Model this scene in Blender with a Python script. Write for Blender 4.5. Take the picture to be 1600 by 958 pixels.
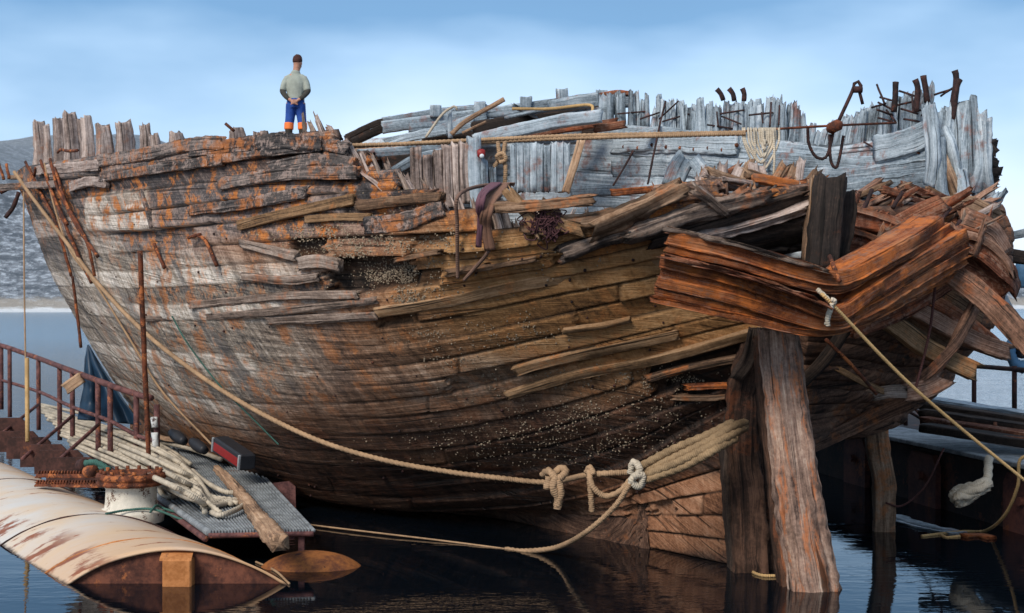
import bpy, math, random
import numpy as np
R = math.radians
rnd = random.Random(7)
for o in list(bpy.data.objects): bpy.data.objects.remove(o)
scn = bpy.context.scene
C = scn.collection
# ------------------------------------------------------------------ camera, world, sun, exposure
F = 2222.0; H = 2.5; HY = 462.0
cd = bpy.data.cameras.new('camera'); cam = bpy.data.objects.new('camera', cd); C.objects.link(cam)
cam.location = (0, 0, H); cam.rotation_euler = (R(90), 0, 0)
cd.sensor_width = 36; cd.lens = F * 36 / 1600; cd.shift_y = -(479 - HY) / 1600
cd.clip_end = 9000; cd.clip_start = .1
cd.dof.use_dof = True; cd.dof.focus_distance = 13.0; cd.dof.aperture_fstop = 5.0
scn.camera = cam
SUN_EL, SUN_AZ = 38, 212      # azimuth of the sun, degrees clockwise from +Y (behind the camera, to its left)
w = bpy.data.worlds.new("World"); scn.world = w; w.use_nodes = True
wt = w.node_tree; wt.nodes.clear()
def wn(t, **k):
    n = wt.nodes.new(t)
    for a, b in k.items(): setattr(n, a, b)
    return n
wo = wn('ShaderNodeOutputWorld'); bg = wn('ShaderNodeBackground'); sky = wn('ShaderNodeTexSky', sky_type='NISHITA', sun_disc=False)
sky.sun_elevation = R(SUN_EL); sky.sun_rotation = R(SUN_AZ); sky.air_density = 1.3; sky.dust_density = .6; sky.ozone_density = 3
tc = wn('ShaderNodeTexCoord'); mp = wn('ShaderNodeMapping'); mp.inputs['Scale'].default_value = (1.5, 1.5, 4.2)
nz = wn('ShaderNodeTexNoise'); nz.inputs['Scale'].default_value = 1.7; nz.inputs['Detail'].default_value = 5; nz.inputs['Roughness'].default_value = .45
sep = wn('ShaderNodeSeparateXYZ'); ad = wn('ShaderNodeMath', operation='MULTIPLY_ADD')
rp = wn('ShaderNodeValToRGB'); mx = wn('ShaderNodeMix', data_type='RGBA')
wt.links.new(tc.outputs['Generated'], mp.inputs['Vector']); wt.links.new(mp.outputs[0], nz.inputs['Vector'])
wt.links.new(tc.outputs['Generated'], sep.inputs[0])
wt.links.new(nz.outputs['Fac'], ad.inputs[0]); ad.inputs[1].default_value = .32; wt.links.new(sep.outputs['Z'], ad.inputs[2])
# cloud sheet: pale and thin near the horizon, a darker slate blue deck further up
e = rp.color_ramp.elements
e[0].position = .12; e[0].color = (6.6, 7.8, 9.6, 1)
e[1].position = 1.0; e[1].color = (3.6, 4.2, 5.0, 1)
for p_, c_ in ((.20, (6.7, 7.9, 9.7, 1)), (.255, (5.7, 7.2, 9.3, 1)), (.305, (3.8, 5.6, 7.9, 1)), (.355, (1.5, 3.1, 5.4, 1)), (.44, (1.3, 2.7, 4.8, 1)), (.60, (3.6, 4.5, 5.6, 1))):
    q = e.new(p_); q.color = c_
wt.links.new(ad.outputs[0], rp.inputs[0])
mx.inputs[0].default_value = .86
wt.links.new(sky.outputs[0], mx.inputs[6]); wt.links.new(rp.outputs[0], mx.inputs[7])
wt.links.new(mx.outputs[2], bg.inputs[0]); bg.inputs[1].default_value = .08
wt.links.new(bg.outputs[0], wo.inputs[0])
sl = bpy.data.lights.new('sun', 'SUN'); sun = bpy.data.objects.new('sun', sl); C.objects.link(sun)
sl.energy = 2.1; sl.angle = R(24); sl.color = (1, .90, .78)
sun.rotation_euler = (R(90 - SUN_EL), 0, R(-SUN_AZ + 180))
scn.view_settings.view_transform = 'Standard'; scn.view_settings.look = 'None'
scn.view_settings.exposure = 0.78; scn.view_settings.gamma = 1; scn.view_settings.use_curve_mapping = False

# ------------------------------------------------------------------ maths
def P(px, py, D): return np.array([(px - 800) / F * D, D, H + (HY - py) / F * D])
S0 = np.array([2.06, 13.1]); AX = np.array([-.6, .8]); PT = np.array([-.8, -.6])
def W(u, p, z):
    q = S0 + u * AX + p * PT
    return np.array([q[0], q[1], z])
def Dp(px, p): return (9.508 - p) / (.6 + .8 * (px - 800) / F)
def proj(v):
    v = np.asarray(v); D = v[..., 1]
    return 800 + v[..., 0] / D * F, HY - (v[..., 2] - H) / D * F
def _h(ix, iy, iz, s):
    n = (ix * 374761393 + iy * 668265263 + iz * 2147483647 + s * 974634777) & 0xffffffff
    n = ((n ^ (n >> 13)) * 1274126177) & 0xffffffff
    n = ((n ^ (n >> 16)) * 2246822519) & 0xffffffff
    return ((n ^ (n >> 15)) & 0xffffff) / float(0xffffff) * 2 - 1
def vn(x, y=0., z=0., s=0):
    x, y, z = np.broadcast_arrays(np.asarray(x, float), np.asarray(y, float), np.asarray(z, float))
    ix = np.floor(x).astype(np.int64); iy = np.floor(y).astype(np.int64); iz = np.floor(z).astype(np.int64)
    fx = x - ix; fy = y - iy; fz = z - iz
    fx = fx * fx * (3 - 2 * fx); fy = fy * fy * (3 - 2 * fy); fz = fz * fz * (3 - 2 * fz)
    r = 0
    for dx in (0, 1):
        for dy in (0, 1):
            for dz in (0, 1):
                r = r + _h(ix + dx, iy + dy, iz + dz, s) * (fx if dx else 1 - fx) * (fy if dy else 1 - fy) * (fz if dz else 1 - fz)
    return r
def fbm(x, y=0., z=0., s=0, o=4):
    r = 0; a = 1; t = 0
    for i in range(o):
        r = r + a * vn(x * 2 ** i, y * 2 ** i, z * 2 ** i, s + i); t += a; a *= .5
    return r / t
def sstep(a, b, x):
    t = np.clip((x - a) / (b - a), 0, 1); return t * t * (3 - 2 * t)
def cr(pts, n):
    """Catmull-Rom through pts (k,d) resampled to n"""
    pts = np.asarray(pts, float); k = len(pts)
    if k == 2:
        t = np.linspace(0, 1, n)[:, None]; return pts[0] * (1 - t) + pts[1] * t
    q = np.concatenate([(2 * pts[0] - pts[1])[None], pts, (2 * pts[-1] - pts[-2])[None]])
    t = np.linspace(0, k - 1, n); i = np.minimum(t.astype(int), k - 2); f = (t - i)
    f = f.reshape((-1,) + (1,) * (pts.ndim - 1))
    a, b, c, d = q[i], q[i + 1], q[i + 2], q[i + 3]
    return .5 * (2 * b + (c - a) * f + (2 * a - 5 * b + 4 * c - d) * f ** 2 + (3 * b - a - 3 * c + d) * f ** 3)
def arclen(p):
    return np.concatenate([[0], np.cumsum(np.linalg.norm(np.diff(p, axis=0), axis=1))])
def even(pts, step):
    p = cr(pts, max(40, len(pts) * 24)); s = arclen(p); n = max(2, int(s[-1] / step) + 1)
    t = np.linspace(0, s[-1], n)
    return np.stack([np.interp(t, s, p[:, i]) for i in range(3)], 1), t

# ------------------------------------------------------------------ mesh building
class MB:
    def __init__(s): s.v = []; s.f = []; s.uv = []; s.n = 0
    def add(s, v, f, uv=None):
        v = np.asarray(v, float)
        if uv is None: uv = np.stack([v[:, 0] + v[:, 1], v[:, 2]], 1)
        s.v.append(v); s.uv.append(np.asarray(uv, float))
        s.f += [tuple(int(i) + s.n for i in q) for q in f]; s.n += len(v)
        return s
    def build(s, name, mat, parent=None, smooth=True, attrs=None):
        v = np.concatenate(s.v); uv = np.concatenate(s.uv)
        me = bpy.data.meshes.new(name); me.from_pydata(v.tolist(), [], s.f)
        ul = me.uv_layers.new(name='UVMap'); li = np.zeros(len(me.loops), np.int32); me.loops.foreach_get('vertex_index', li)
        ul.data.foreach_set('uv', uv[li].astype(np.float32).ravel())
        if attrs:
            for k, a in attrs.items():
                at = me.attributes.new(k, 'FLOAT', 'POINT'); at.data.foreach_set('value', np.asarray(a, np.float32))
        me.materials.append(mat)
        me.polygons.foreach_set('use_smooth', [smooth] * len(me.polygons))
        o = bpy.data.objects.new(name, me); C.objects.link(o)
        if parent:
            o.parent = parent
            off = np.array(parent['_o']) if '_o' in parent else np.zeros(3)
            o.location = tuple(-off)
        return o
def tag(o, label=None, cat=None, group=None, kind=None):
    if label: o['label'] = label
    if cat: o['category'] = cat
    if group: o['group'] = group
    if kind: o['kind'] = kind
    return o
def thing(name, loc, label, cat, group=None):
    o = bpy.data.objects.new(name, None); C.objects.link(o); o.location = tuple(float(a) for a in loc)
    o['_o'] = [float(a) for a in loc]; o.empty_display_size = .2
    return tag(o, label, cat, group)

def timber(mb, pts, w_, h_, up=(0, 0, 1), rough=.012, taper=(1, 1), jag=(.03, .03), seed=None, step=.06, nc=16, sq=.28, crack=.5):
    """weathered beam: a swept rounded rectangle, w_ across and h_ along 'up', with eroded fibres and ragged ends"""
    if seed is None: seed = rnd.randint(0, 99999)
    p, s = even(pts, step); n = len(p); L = s[-1]
    T = np.gradient(p, axis=0); T /= np.linalg.norm(T, axis=1)[:, None] + 1e-9
    up = np.asarray(up, float); sd = np.cross(T, up); l = np.linalg.norm(sd, axis=1)[:, None]
    sd = sd / np.maximum(l, 1e-6); U = np.cross(sd, T)
    a = np.arange(nc) / nc * 2 * np.pi + np.pi / nc
    cx = np.sign(np.cos(a)) * np.abs(np.cos(a)) ** sq; cy = np.sign(np.sin(a)) * np.abs(np.sin(a)) ** sq
    per = np.concatenate([[0], np.cumsum(np.hypot(np.diff(cx) * w_ / 2, np.diff(cy) * h_ / 2))])
    tt = s / L; tp = (taper[0] * (1 - tt) + taper[1] * tt)[:, None]
    g = vn(s[:, None] * 1.1, np.arange(nc)[None] * 1.7, 0, seed) * rough * crack * 1.0 + vn(s[:, None] * 5, np.arange(nc)[None] * .9, 3, seed) * rough * .3 + vn(s[:, None] * 14, np.arange(nc)[None] * .6, 5, seed) * rough * .3
    k = 1 + g / (min(w_, h_) * .5)
    k = np.clip(k, .45, 1.5)
    wob = (vn(s * .7, 5, 0, seed) * rough * .7)[:, None]
    X = p[:, None] + sd[:, None] * (cx[None] * w_ / 2 * tp * k)[..., None] + U[:, None] * (cy[None] * h_ / 2 * tp * k + wob)[..., None]
    for e_, j in ((0, jag[0]), (1, jag[1])):
        if j > 0:
            nr = min(n - 1, max(2, int(j * 2.5 / step)))
            off = (vn(np.arange(nc) * .83, e_ * 9, 1, seed) * .7 + vn(np.arange(nc) * 2.7, e_ * 9, 2, seed) * .3) * j
            for r in range(nr):
                q = (1 - r / nr)
                i = r if e_ == 0 else n - 1 - r
                X[i] += T[i] * (off * q * (-1 if e_ == 0 else 1))[:, None]
    V = X.reshape(-1, 3); c0 = X[0].mean(0) + T[0] * jag[0] * .3; c1 = X[-1].mean(0) - T[-1] * jag[1] * .3
    V = np.vstack([V, c0, c1]); uo = rnd.random() * 50
    uv = np.stack([np.repeat(s, nc) + uo, np.tile(per, n) + uo], 1); uv = np.vstack([uv, [uo, uo + .1], [uo + L, uo + .1]])
    f = []
    for i in range(n - 1):
        for j in range(nc):
            j2 = (j + 1) % nc; f.append((i * nc + j, i * nc + j2, (i + 1) * nc + j2, (i + 1) * nc + j))
    for j in range(nc):
        j2 = (j + 1) % nc; f.append((n * nc, j2, j)); f.append((n * nc + 1, (n - 1) * nc + j, (n - 1) * nc + j2))
    return mb.add(V, f, uv)
def tube(mb, pts, r, nc=8, step=.05, rope=0., pitch=.16, strands=3, taper=None, rough=0, seed=1):
    p, s = even(pts, step); n = len(p)
    T = np.gradient(p, axis=0); T /= np.linalg.norm(T, axis=1)[:, None] + 1e-9
    ref = np.array([.31, .2, .93]); 
    if abs(np.mean(T @ ref)) > .85: ref = np.array([.9, .3, .1])
    N = np.cross(T, ref); N /= np.linalg.norm(N, axis=1)[:, None] + 1e-9; B = np.cross(T, N)
    a = np.arange(nc) / nc * 2 * np.pi
    rr = np.full((n, nc), float(r))
    if rope: rr = rr * (1 + rope * (np.abs(np.cos((a[None] - s[:, None] / pitch * 2 * np.pi) * strands / 2)) - .6))
    if rough: rr = rr * (1 + rough * fbm(s[:, None] * 4 / max(r, .02) * .05, a[None], 0, seed))
    if taper is not None: rr = rr * np.interp(s / s[-1], np.linspace(0, 1, len(taper)), taper)[:, None]
    X = p[:, None] + N[:, None] * (np.cos(a)[None] * rr)[..., None] + B[:, None] * (np.sin(a)[None] * rr)[..., None]
    V = np.vstack([X.reshape(-1, 3), p[:1], p[-1:]])
    uv = np.vstack([np.stack([np.repeat(s, nc), np.tile(a * r, n)], 1), [[0, 0], [s[-1], 0]]])
    f = [(i * nc + j, i * nc + (j + 1) % nc, (i + 1) * nc + (j + 1) % nc, (i + 1) * nc + j) for i in range(n - 1) for j in range(nc)]
    f += [(n * nc, (j + 1) % nc, j) for j in range(nc)] + [(n * nc + 1, (n - 1) * nc + j, (n - 1) * nc + (j + 1) % nc) for j in range(nc)]
    return mb.add(V, f, uv)
def box(mb, c, sx, sy, sz, ax=(1, 0, 0), ay=(0, 1, 0), az=(0, 0, 1), bev=.008):
    """bevelled box: corner-cut hull built from three nested quads per axis"""
    c = np.asarray(c, float); ax, ay, az = [np.asarray(q, float) for q in (ax, ay, az)]
    b = min(bev, sx / 3, sy / 3, sz / 3); v = []
    for (zz, ins) in ((-sz / 2, b), (-sz / 2 + b, 0), (sz / 2 - b, 0), (sz / 2, b)):
        x, y = sx / 2 - ins, sy / 2 - ins; k = b * .7
        for (px_, py_) in ((-x + k, -y), (x - k, -y), (x, -y + k), (x, y - k), (x - k, y), (-x + k, y), (-x, y - k), (-x, -y + k)):
            v.append(c + ax * px_ + ay * py_ + az * zz)
    f = [tuple(reversed(range(8))), tuple(range(24, 32))]
    for l in range(3):
        for j in range(8):
            f.append((l * 8 + j, l * 8 + (j + 1) % 8, (l + 1) * 8 + (j + 1) % 8, (l + 1) * 8 + j))
    v = np.array(v); d = v - c
    return mb.add(v, f, np.stack([d @ ax + d @ ay * .5, d @ az + d @ ay * .5], 1))
def plate(mb, poly, nrm, th):
    """flat polygon plate with thickness"""
    poly = np.asarray(poly, float); n = len(poly); nrm = np.asarray(nrm, float); nrm /= np.linalg.norm(nrm)
    v = np.vstack([poly - nrm * th / 2, poly + nrm * th / 2])
    f = [tuple(reversed(range(n))), tuple(range(n, 2 * n))] + [(i, (i + 1) % n, n + (i + 1) % n, n + i) for i in range(n)]
    return mb.add(v, f)
def grid(mb, X, uv=None):
    n, m = X.shape[:2]
    i, j = np.meshgrid(np.arange(n - 1), np.arange(m - 1), indexing='ij'); a = (i * m + j).ravel()
    f = np.stack([a, a + 1, a + m + 1, a + m], 1)
    return mb.add(X.reshape(-1, 3), f, None if uv is None else uv.reshape(-1, 2))

# ------------------------------------------------------------------ materials
class MT:
    def __init__(s, name):
        s.m = bpy.data.materials.new(name); s.m.use_nodes = True; s.t = s.m.node_tree; s.t.nodes.clear()
        s.o = s.t.nodes.new('ShaderNodeOutputMaterial'); s.b = s.t.nodes.new('ShaderNodeBsdfPrincipled')
        s.t.links.new(s.b.outputs[0], s.o.inputs[0])
    def n(s, t, **k):
        q = s.t.nodes.new(t)
        for a, b in k.items(): setattr(q, a, b)
        return q
    def L(s, a, b): s.t.links.new(a, b)
    def set(s, node, i, val):
        if hasattr(val, 'is_output'): s.L(val, node.inputs[i])
        else: node.inputs[i].default_value = (tuple(val) + (1,))[:4] if isinstance(val, (tuple, list)) and len(val) == 3 and node.inputs[i].type == 'RGBA' else val
    def uv(s, sx=1, sy=1, sz=1, src='UV', rot=0):
        t = s.n('ShaderNodeTexCoord'); m = s.n('ShaderNodeMapping'); m.inputs['Scale'].default_value = (sx, sy, sz); m.inputs['Rotation'].default_value = (0, 0, rot)
        s.L(t.outputs[src], m.inputs[0]); return m.outputs[0]
    def diag(s, ang, sx, sy):
        v = s.uv(1, 1, 1, 'UV', ang); m = s.n('ShaderNodeMapping'); m.inputs['Scale'].default_value = (sx, sy, 1); s.L(v, m.inputs[0]); return m.outputs[0]
    def noise(s, vec, scale=1, det=4, rough=.55, dist=0):
        q = s.n('ShaderNodeTexNoise'); s.L(vec, q.inputs['Vector']); q.inputs['Scale'].default_value = scale
        q.inputs['Detail'].default_value = det; q.inputs['Roughness'].default_value = rough; q.inputs['Distortion'].default_value = dist
        return q.outputs['Fac']
    def vor(s, vec, scale=1, feat='F1', rnd_=1):
        q = s.n('ShaderNodeTexVoronoi', feature=feat); s.L(vec, q.inputs['Vector']); q.inputs['Scale'].default_value = scale; q.inputs['Randomness'].default_value = rnd_
        return q.outputs[0]
    def ramp(s, fac, a, b, inv=False):
        q = s.n('ShaderNodeMapRange', interpolation_type='SMOOTHSTEP'); s.L(fac, q.inputs[0]); q.inputs[1].default_value = a; q.inputs[2].default_value = b
        q.inputs[3].default_value = 1 if inv else 0; q.inputs[4].default_value = 0 if inv else 1
        return q.outputs[0]
    def mix(s, f, a, b, mode='MIX'):
        q = s.n('ShaderNodeMix', data_type='RGBA', blend_type=mode); s.set(q, 0, f); s.set(q, 6, a); s.set(q, 7, b); return q.outputs[2]
    def ma(s, op, a, b=0., c=0.):
        q = s.n('ShaderNodeMath', operation=op); s.set(q, 0, a); s.set(q, 1, b); s.set(q, 2, c); return q.outputs[0]
    def attr(s, name):
        q = s.n('ShaderNodeAttribute', attribute_name=name); return q.outputs['Fac']
    def orand(s): return s.n('ShaderNodeObjectInfo').outputs['Random']
    def cramp(s, fac, stops):
        q = s.n('ShaderNodeValToRGB'); s.L(fac, q.inputs[0]); e = q.color_ramp.elements
        e[0].position = stops[0][0]; e[0].color = tuple(stops[0][1]) + (1,); e[1].position = stops[-1][0]; e[1].color = tuple(stops[-1][1]) + (1,)
        for p_, c_ in stops[1:-1]: k = e.new(p_); k.color = tuple(c_) + (1,)
        return q.outputs[0]
    def fin(s, col, rough=.8, bump=None, bs=.3, bd=.01, metal=0., spec=.3):
        s.set(s.b, 'Base Color', col); s.set(s.b, 'Roughness', rough); s.set(s.b, 'Metallic', metal); s.b.inputs['Specular IOR Level'].default_value = spec
        if bump is not None:
            q = s.n('ShaderNodeBump'); q.inputs['Strength'].default_value = bs; q.inputs['Distance'].default_value = bd
            s.L(bump, q.inputs['Height']); s.L(q.outputs[0], s.b.inputs['Normal'])
        return s.m
def wood(name, dark, mid, light, rust=(.32, .10, .03), rustamt=.5, patch=.5, var=.5, rough=.85, bs=.7, crust=None, streaky=False):
    m = MT(name)
    g1 = m.noise(m.uv(1.0, 22), 1, 5, .65, .3); g2 = m.noise(m.uv(3.5, 90), 1, 3, .6); pa = m.noise(m.uv(1, 1, 1, 'Object'), 1.9, 5, .6)
    fine = m.noise(m.uv(1, 1, 1, 'Object'), 26, 5, .75)
    t = m.ma('ADD', m.ma('MULTIPLY', g1, .65), m.ma('MULTIPLY', g2, .35))
    t = m.ma('ADD', t, m.ma('MULTIPLY_ADD', pa, patch * .8, -.4 * patch)); t = m.ma('ADD', t, m.ma('MULTIPLY_ADD', fine, .40, -.20)); t = m.ma('ADD', t, m.ma('MULTIPLY_ADD', m.noise(m.uv(2.2, 9), 1, 5, .7, .6), .3, -.15))
    t = m.ma('ADD', t, m.ma('MULTIPLY_ADD', m.orand(), var * .3, -.15 * var))
    col = m.cramp(t, [(.30, dark), (.5, mid), (.68, light)])
    rn = m.ma('ADD', m.ma('MULTIPLY', m.noise(m.uv(1, 1, 1, 'Object'), 2.4, 3, .6), .45), m.ma('ADD', m.ma('MULTIPLY', m.noise(m.uv(1, 1, 1, 'Object'), 9, 5, .7), .4), m.ma('MULTIPLY', fine, .15)))
    if streaky: rn = m.ma('ADD', m.ma('MULTIPLY', m.noise(m.uv(1.4, 11), 1, 5, .7, .4), .85), m.ma('MULTIPLY', fine, .15))
    rm = m.ma('MULTIPLY', m.ramp(rn, .59 - .13 * rustamt, .68 - .12 * rustamt), min(1, .45 + rustamt * .5))
    rc = m.mix(fine, tuple(.45 * a for a in rust), tuple(1.4 * a for a in rust))
    col = m.mix(rm, col, rc)
    cr_ = m.ramp(m.noise(m.uv(.7, 26), 1, 3, .5, .5), .60, .68)
    col = m.mix(m.ma('MULTIPLY', cr_, .8), col, tuple(.18 * a for a in dark))
    if crust:
        cm = m.ramp(m.ma('ADD', m.ma('MULTIPLY', m.noise(m.uv(2, 4), 1.6, 5, .75), .6), m.ma('MULTIPLY', fine, .4)), .51, .58); col = m.mix(m.ma('MULTIPLY', cm, .7), col, crust)
    b = m.ma('SUBTRACT', m.ma('ADD', m.ma('MULTIPLY', g1, 1.), m.ma('MULTIPLY', m.ma('ADD', g2, fine), .35)), m.ma('MULTIPLY', cr_, .8))
    return m.fin(col, rough, b, bs, .02)
def metal(name, a, b, c=None, scale=5, rough=.8, bs=.35, amt=.5):
    m = MT(name); v = m.uv(1, 1, 1, 'Object'); n1 = m.noise(v, scale, 6, .65); n2 = m.noise(v, scale * 7, 4, .6)
    col = m.mix(m.ramp(m.ma('ADD', m.ma('MULTIPLY', n1, .7), m.ma('MULTIPLY', n2, .3)), .38, .62), a, b)
    if c: col = m.mix(m.ramp(m.ma('ADD', m.ma('MULTIPLY', m.noise(v, scale * .6, 6, .7), .75), m.ma('MULTIPLY', n2, .25)), .62 - .2 * amt, .68 - .2 * amt), col, c)
    return m.fin(col, rough, m.ma('ADD', n1, n2), bs, .01)
def plain(name, col, rough=.8, sc=40, va=.25, bs=.3):
    m = MT(name); n1 = m.noise(m.uv(1, 1, 1, 'Object'), sc, 4, .6)
    return m.fin(m.mix(n1, tuple(a * (1 - va) for a in col), tuple(a * (1 + va) for a in col)), rough, n1, bs, .01)
M = {}
M['brown'] = wood('weathered_brown_wood', (.035, .022, .016), (.17, .10, .06), (.36, .24, .16), (.38, .13, .04), .55)
M['mud'] = wood('ochre_wood', (.05, .03, .018), (.24, .14, .07), (.40, .26, .155), (.42, .16, .05), .4)
M['pink'] = wood('pinkish_grey_wood', (.05, .035, .03), (.29, .225, .20), (.56, .47, .43), (.38, .15, .07), .4)
M['grey'] = wood('blue_grey_wood', (.04, .055, .07), (.22, .275, .325), (.48, .55, .61), (.20, .07, .04), .5)
M['gb'] = wood('grey_brown_wood', (.04, .03, .026), (.22, .165, .135), (.44, .36, .31), (.36, .13, .05), .5)
M['pale'] = wood('bleached_blue_wood', (.06, .075, .09), (.30, .37, .43), (.52, .60, .67), (.24, .09, .06), .42)
M['black'] = wood('black_wood', (.006, .005, .005), (.028, .02, .017), (.09, .06, .045), (.15, .05, .02), .2)
M['pb'] = wood('pinkish_brown_wood', (.045, .026, .018), (.26, .14, .095), (.50, .33, .25), (.40, .13, .05), .5)
M['darkpost'] = wood('dark_wet_post_wood', (.006, .004, .003), (.035, .018, .012), (.11, .058, .038), (.16, .05, .02), .5)
M['wetred'] = wood('dark_red_wood', (.010, .006, .005), (.085, .045, .03), (.21, .12, .08), (.26, .09, .03), .6)
M['soot'] = wood('charred_rusty_wood', (.014, .014, .016), (.095, .082, .078), (.32, .25, .22), (.42, .15, .045), .75, crust=(.34, .26, .23))
M['orange'] = wood('rust_soaked_wood', (.03, .011, .007), (.25, .070, .022), (.43, .17, .07), (.52, .15, .03), .9, .9, bs=1.0, crust=(.20, .12, .09))
M['redbrown'] = wood('red_brown_wood', (.03, .012, .009), (.16, .055, .03), (.34, .16, .09), (.40, .11, .04), .6, crust=(.30, .19, .14))
M['rudder'] = wood('rudder_wood', (.05, .03, .025), (.33, .215, .165), (.60, .46, .37), (.50, .16, .05), .6, streaky=True)
M['drift'] = wood('driftwood', (.10, .06, .04), (.38, .24, .15), (.58, .42, .29), (.4, .15, .06), .3)
M['rust'] = metal('rusty_iron', (.035, .014, .010), (.17, .05, .022), (.36, .12, .04), 9)
M['darkiron'] = metal('dark_iron', (.012, .008, .009), (.06, .025, .022), (.16, .05, .025), 9, amt=.2)
M['railpaint'] = metal('old_rail_paint', (.055, .022, .024), (.16, .07, .065), (.28, .10, .05), 7, amt=.3)
M['bluegrey'] = metal('grey_walkway', (.13, .145, .16), (.29, .32, .345), (.16, .09, .06), 6, amt=.1)
M['tarp'] = plain('blue_tarpaulin', (.012, .035, .07), .45, 5, .5, .5)
M['redpaint'] = plain('red_paint', (.22, .015, .015), .5, 12, .3)
M['white'] = plain('white_paint', (.6, .66, .7), .5, 12, .3)
M['blackplastic'] = plain('black_rubber', (.02, .022, .028), .5, 12, .3)
M['steelblue'] = plain('blue_rubber', (.05, .13, .24), .6, 12, .4)
def ropemat(name, c, va=.35):
    m = MT(name); n1 = m.noise(m.uv(1, 1, 1, 'Object'), 60, 3, .6); n2 = m.ramp(m.noise(m.uv(1, 1, 1, 'Object'), 4, 5, .7), .35, .65)
    w1 = m.n('ShaderNodeTexWave'); m.L(m.uv(14, 20, 1), w1.inputs[0]); w1.inputs['Scale'].default_value = 1.2
    col = m.mix(m.ma('ADD', m.ma('MULTIPLY', n1, .6), m.ma('MULTIPLY', n2, .4)), tuple(a * (1 - va) * .7 for a in c), tuple(min(1, a * (1 + va)) for a in c))
    return m.fin(col, .9, m.ma('ADD', n1, w1.outputs['Fac']), .6, .006)
M['rope'] = ropemat('tan_rope', (.38, .25, .15)); M['roperaw'] = ropemat('pale_rope', (.50, .44, .35)); M['ropey'] = ropemat('yellow_rope', (.50, .33, .15)); M['moss'] = ropemat('mossy_rope', (.27, .185, .105), .5)
M['ropegrn'] = ropemat('green_cord', (.05, .13, .11)); M['strap'] = ropemat('brown_strap', (.20, .12, .09)); M['netting'] = plain('netting', (.07, .03, .035), .95, 60); M['strapcloth'] = plain('brown_webbing', (.20, .105, .07), .9, 50); M['purple'] = plain('purple_cloth', (.13, .06, .08), .9, 60)
M['ropered'] = ropemat('dark_cord', (.10, .04, .035))

# ------------------------------------------------------------------ the setting
def water():
    mb = MB(); m = MT('sea_water')
    v = m.uv(1, 1, 1, 'Object')
    n1 = m.noise(m.uv(1, 2.6, 1, 'Object'), 2.6, 3, .5, .4); n2 = m.noise(m.uv(1, 2.0, 1, 'Object'), 9, 2, .5)
    calm = m.ramp(m.noise(m.uv(.25, .6, 1, 'Object'), 1.1, 2, .5), .3, .7)
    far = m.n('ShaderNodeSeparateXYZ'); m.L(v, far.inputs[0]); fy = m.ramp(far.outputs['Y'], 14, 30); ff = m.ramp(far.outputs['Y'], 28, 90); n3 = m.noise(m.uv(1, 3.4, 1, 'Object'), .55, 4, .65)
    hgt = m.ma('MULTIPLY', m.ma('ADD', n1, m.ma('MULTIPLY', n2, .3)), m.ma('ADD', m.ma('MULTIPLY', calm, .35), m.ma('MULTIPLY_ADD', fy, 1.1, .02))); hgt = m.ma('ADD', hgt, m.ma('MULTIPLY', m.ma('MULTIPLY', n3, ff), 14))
    m.fin((.002, .004, .007), .02, hgt, .22, .05, spec=.5); m.L(m.ma('MULTIPLY_ADD', ff, .10, .02), m.b.inputs['Roughness']); m.L(m.mix(ff, (.002, .004, .007), (.16, .27, .38)), m.b.inputs['Base Color']); m.b.inputs['IOR'].default_value = 1.333  # far water: pale sky reflection painted into the base colour by distance
    # near strip with real low ripples, then the sheet to the horizon
    xs = np.concatenate([[-4000, -900, -200, -60, -25], np.linspace(-14, 14, 57), [25, 60, 200, 900, 4000]])
    ys = np.concatenate([[-60, -10, 2], np.linspace(7, 32, 51), [45, 80, 150, 300, 900, 5000]])
    X = np.zeros((len(ys), len(xs), 3)); X[..., 0] = xs[None]; X[..., 1] = ys[:, None]
    grid(mb, X[:, :, :][:, :])
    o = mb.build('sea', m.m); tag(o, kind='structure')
water()
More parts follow.
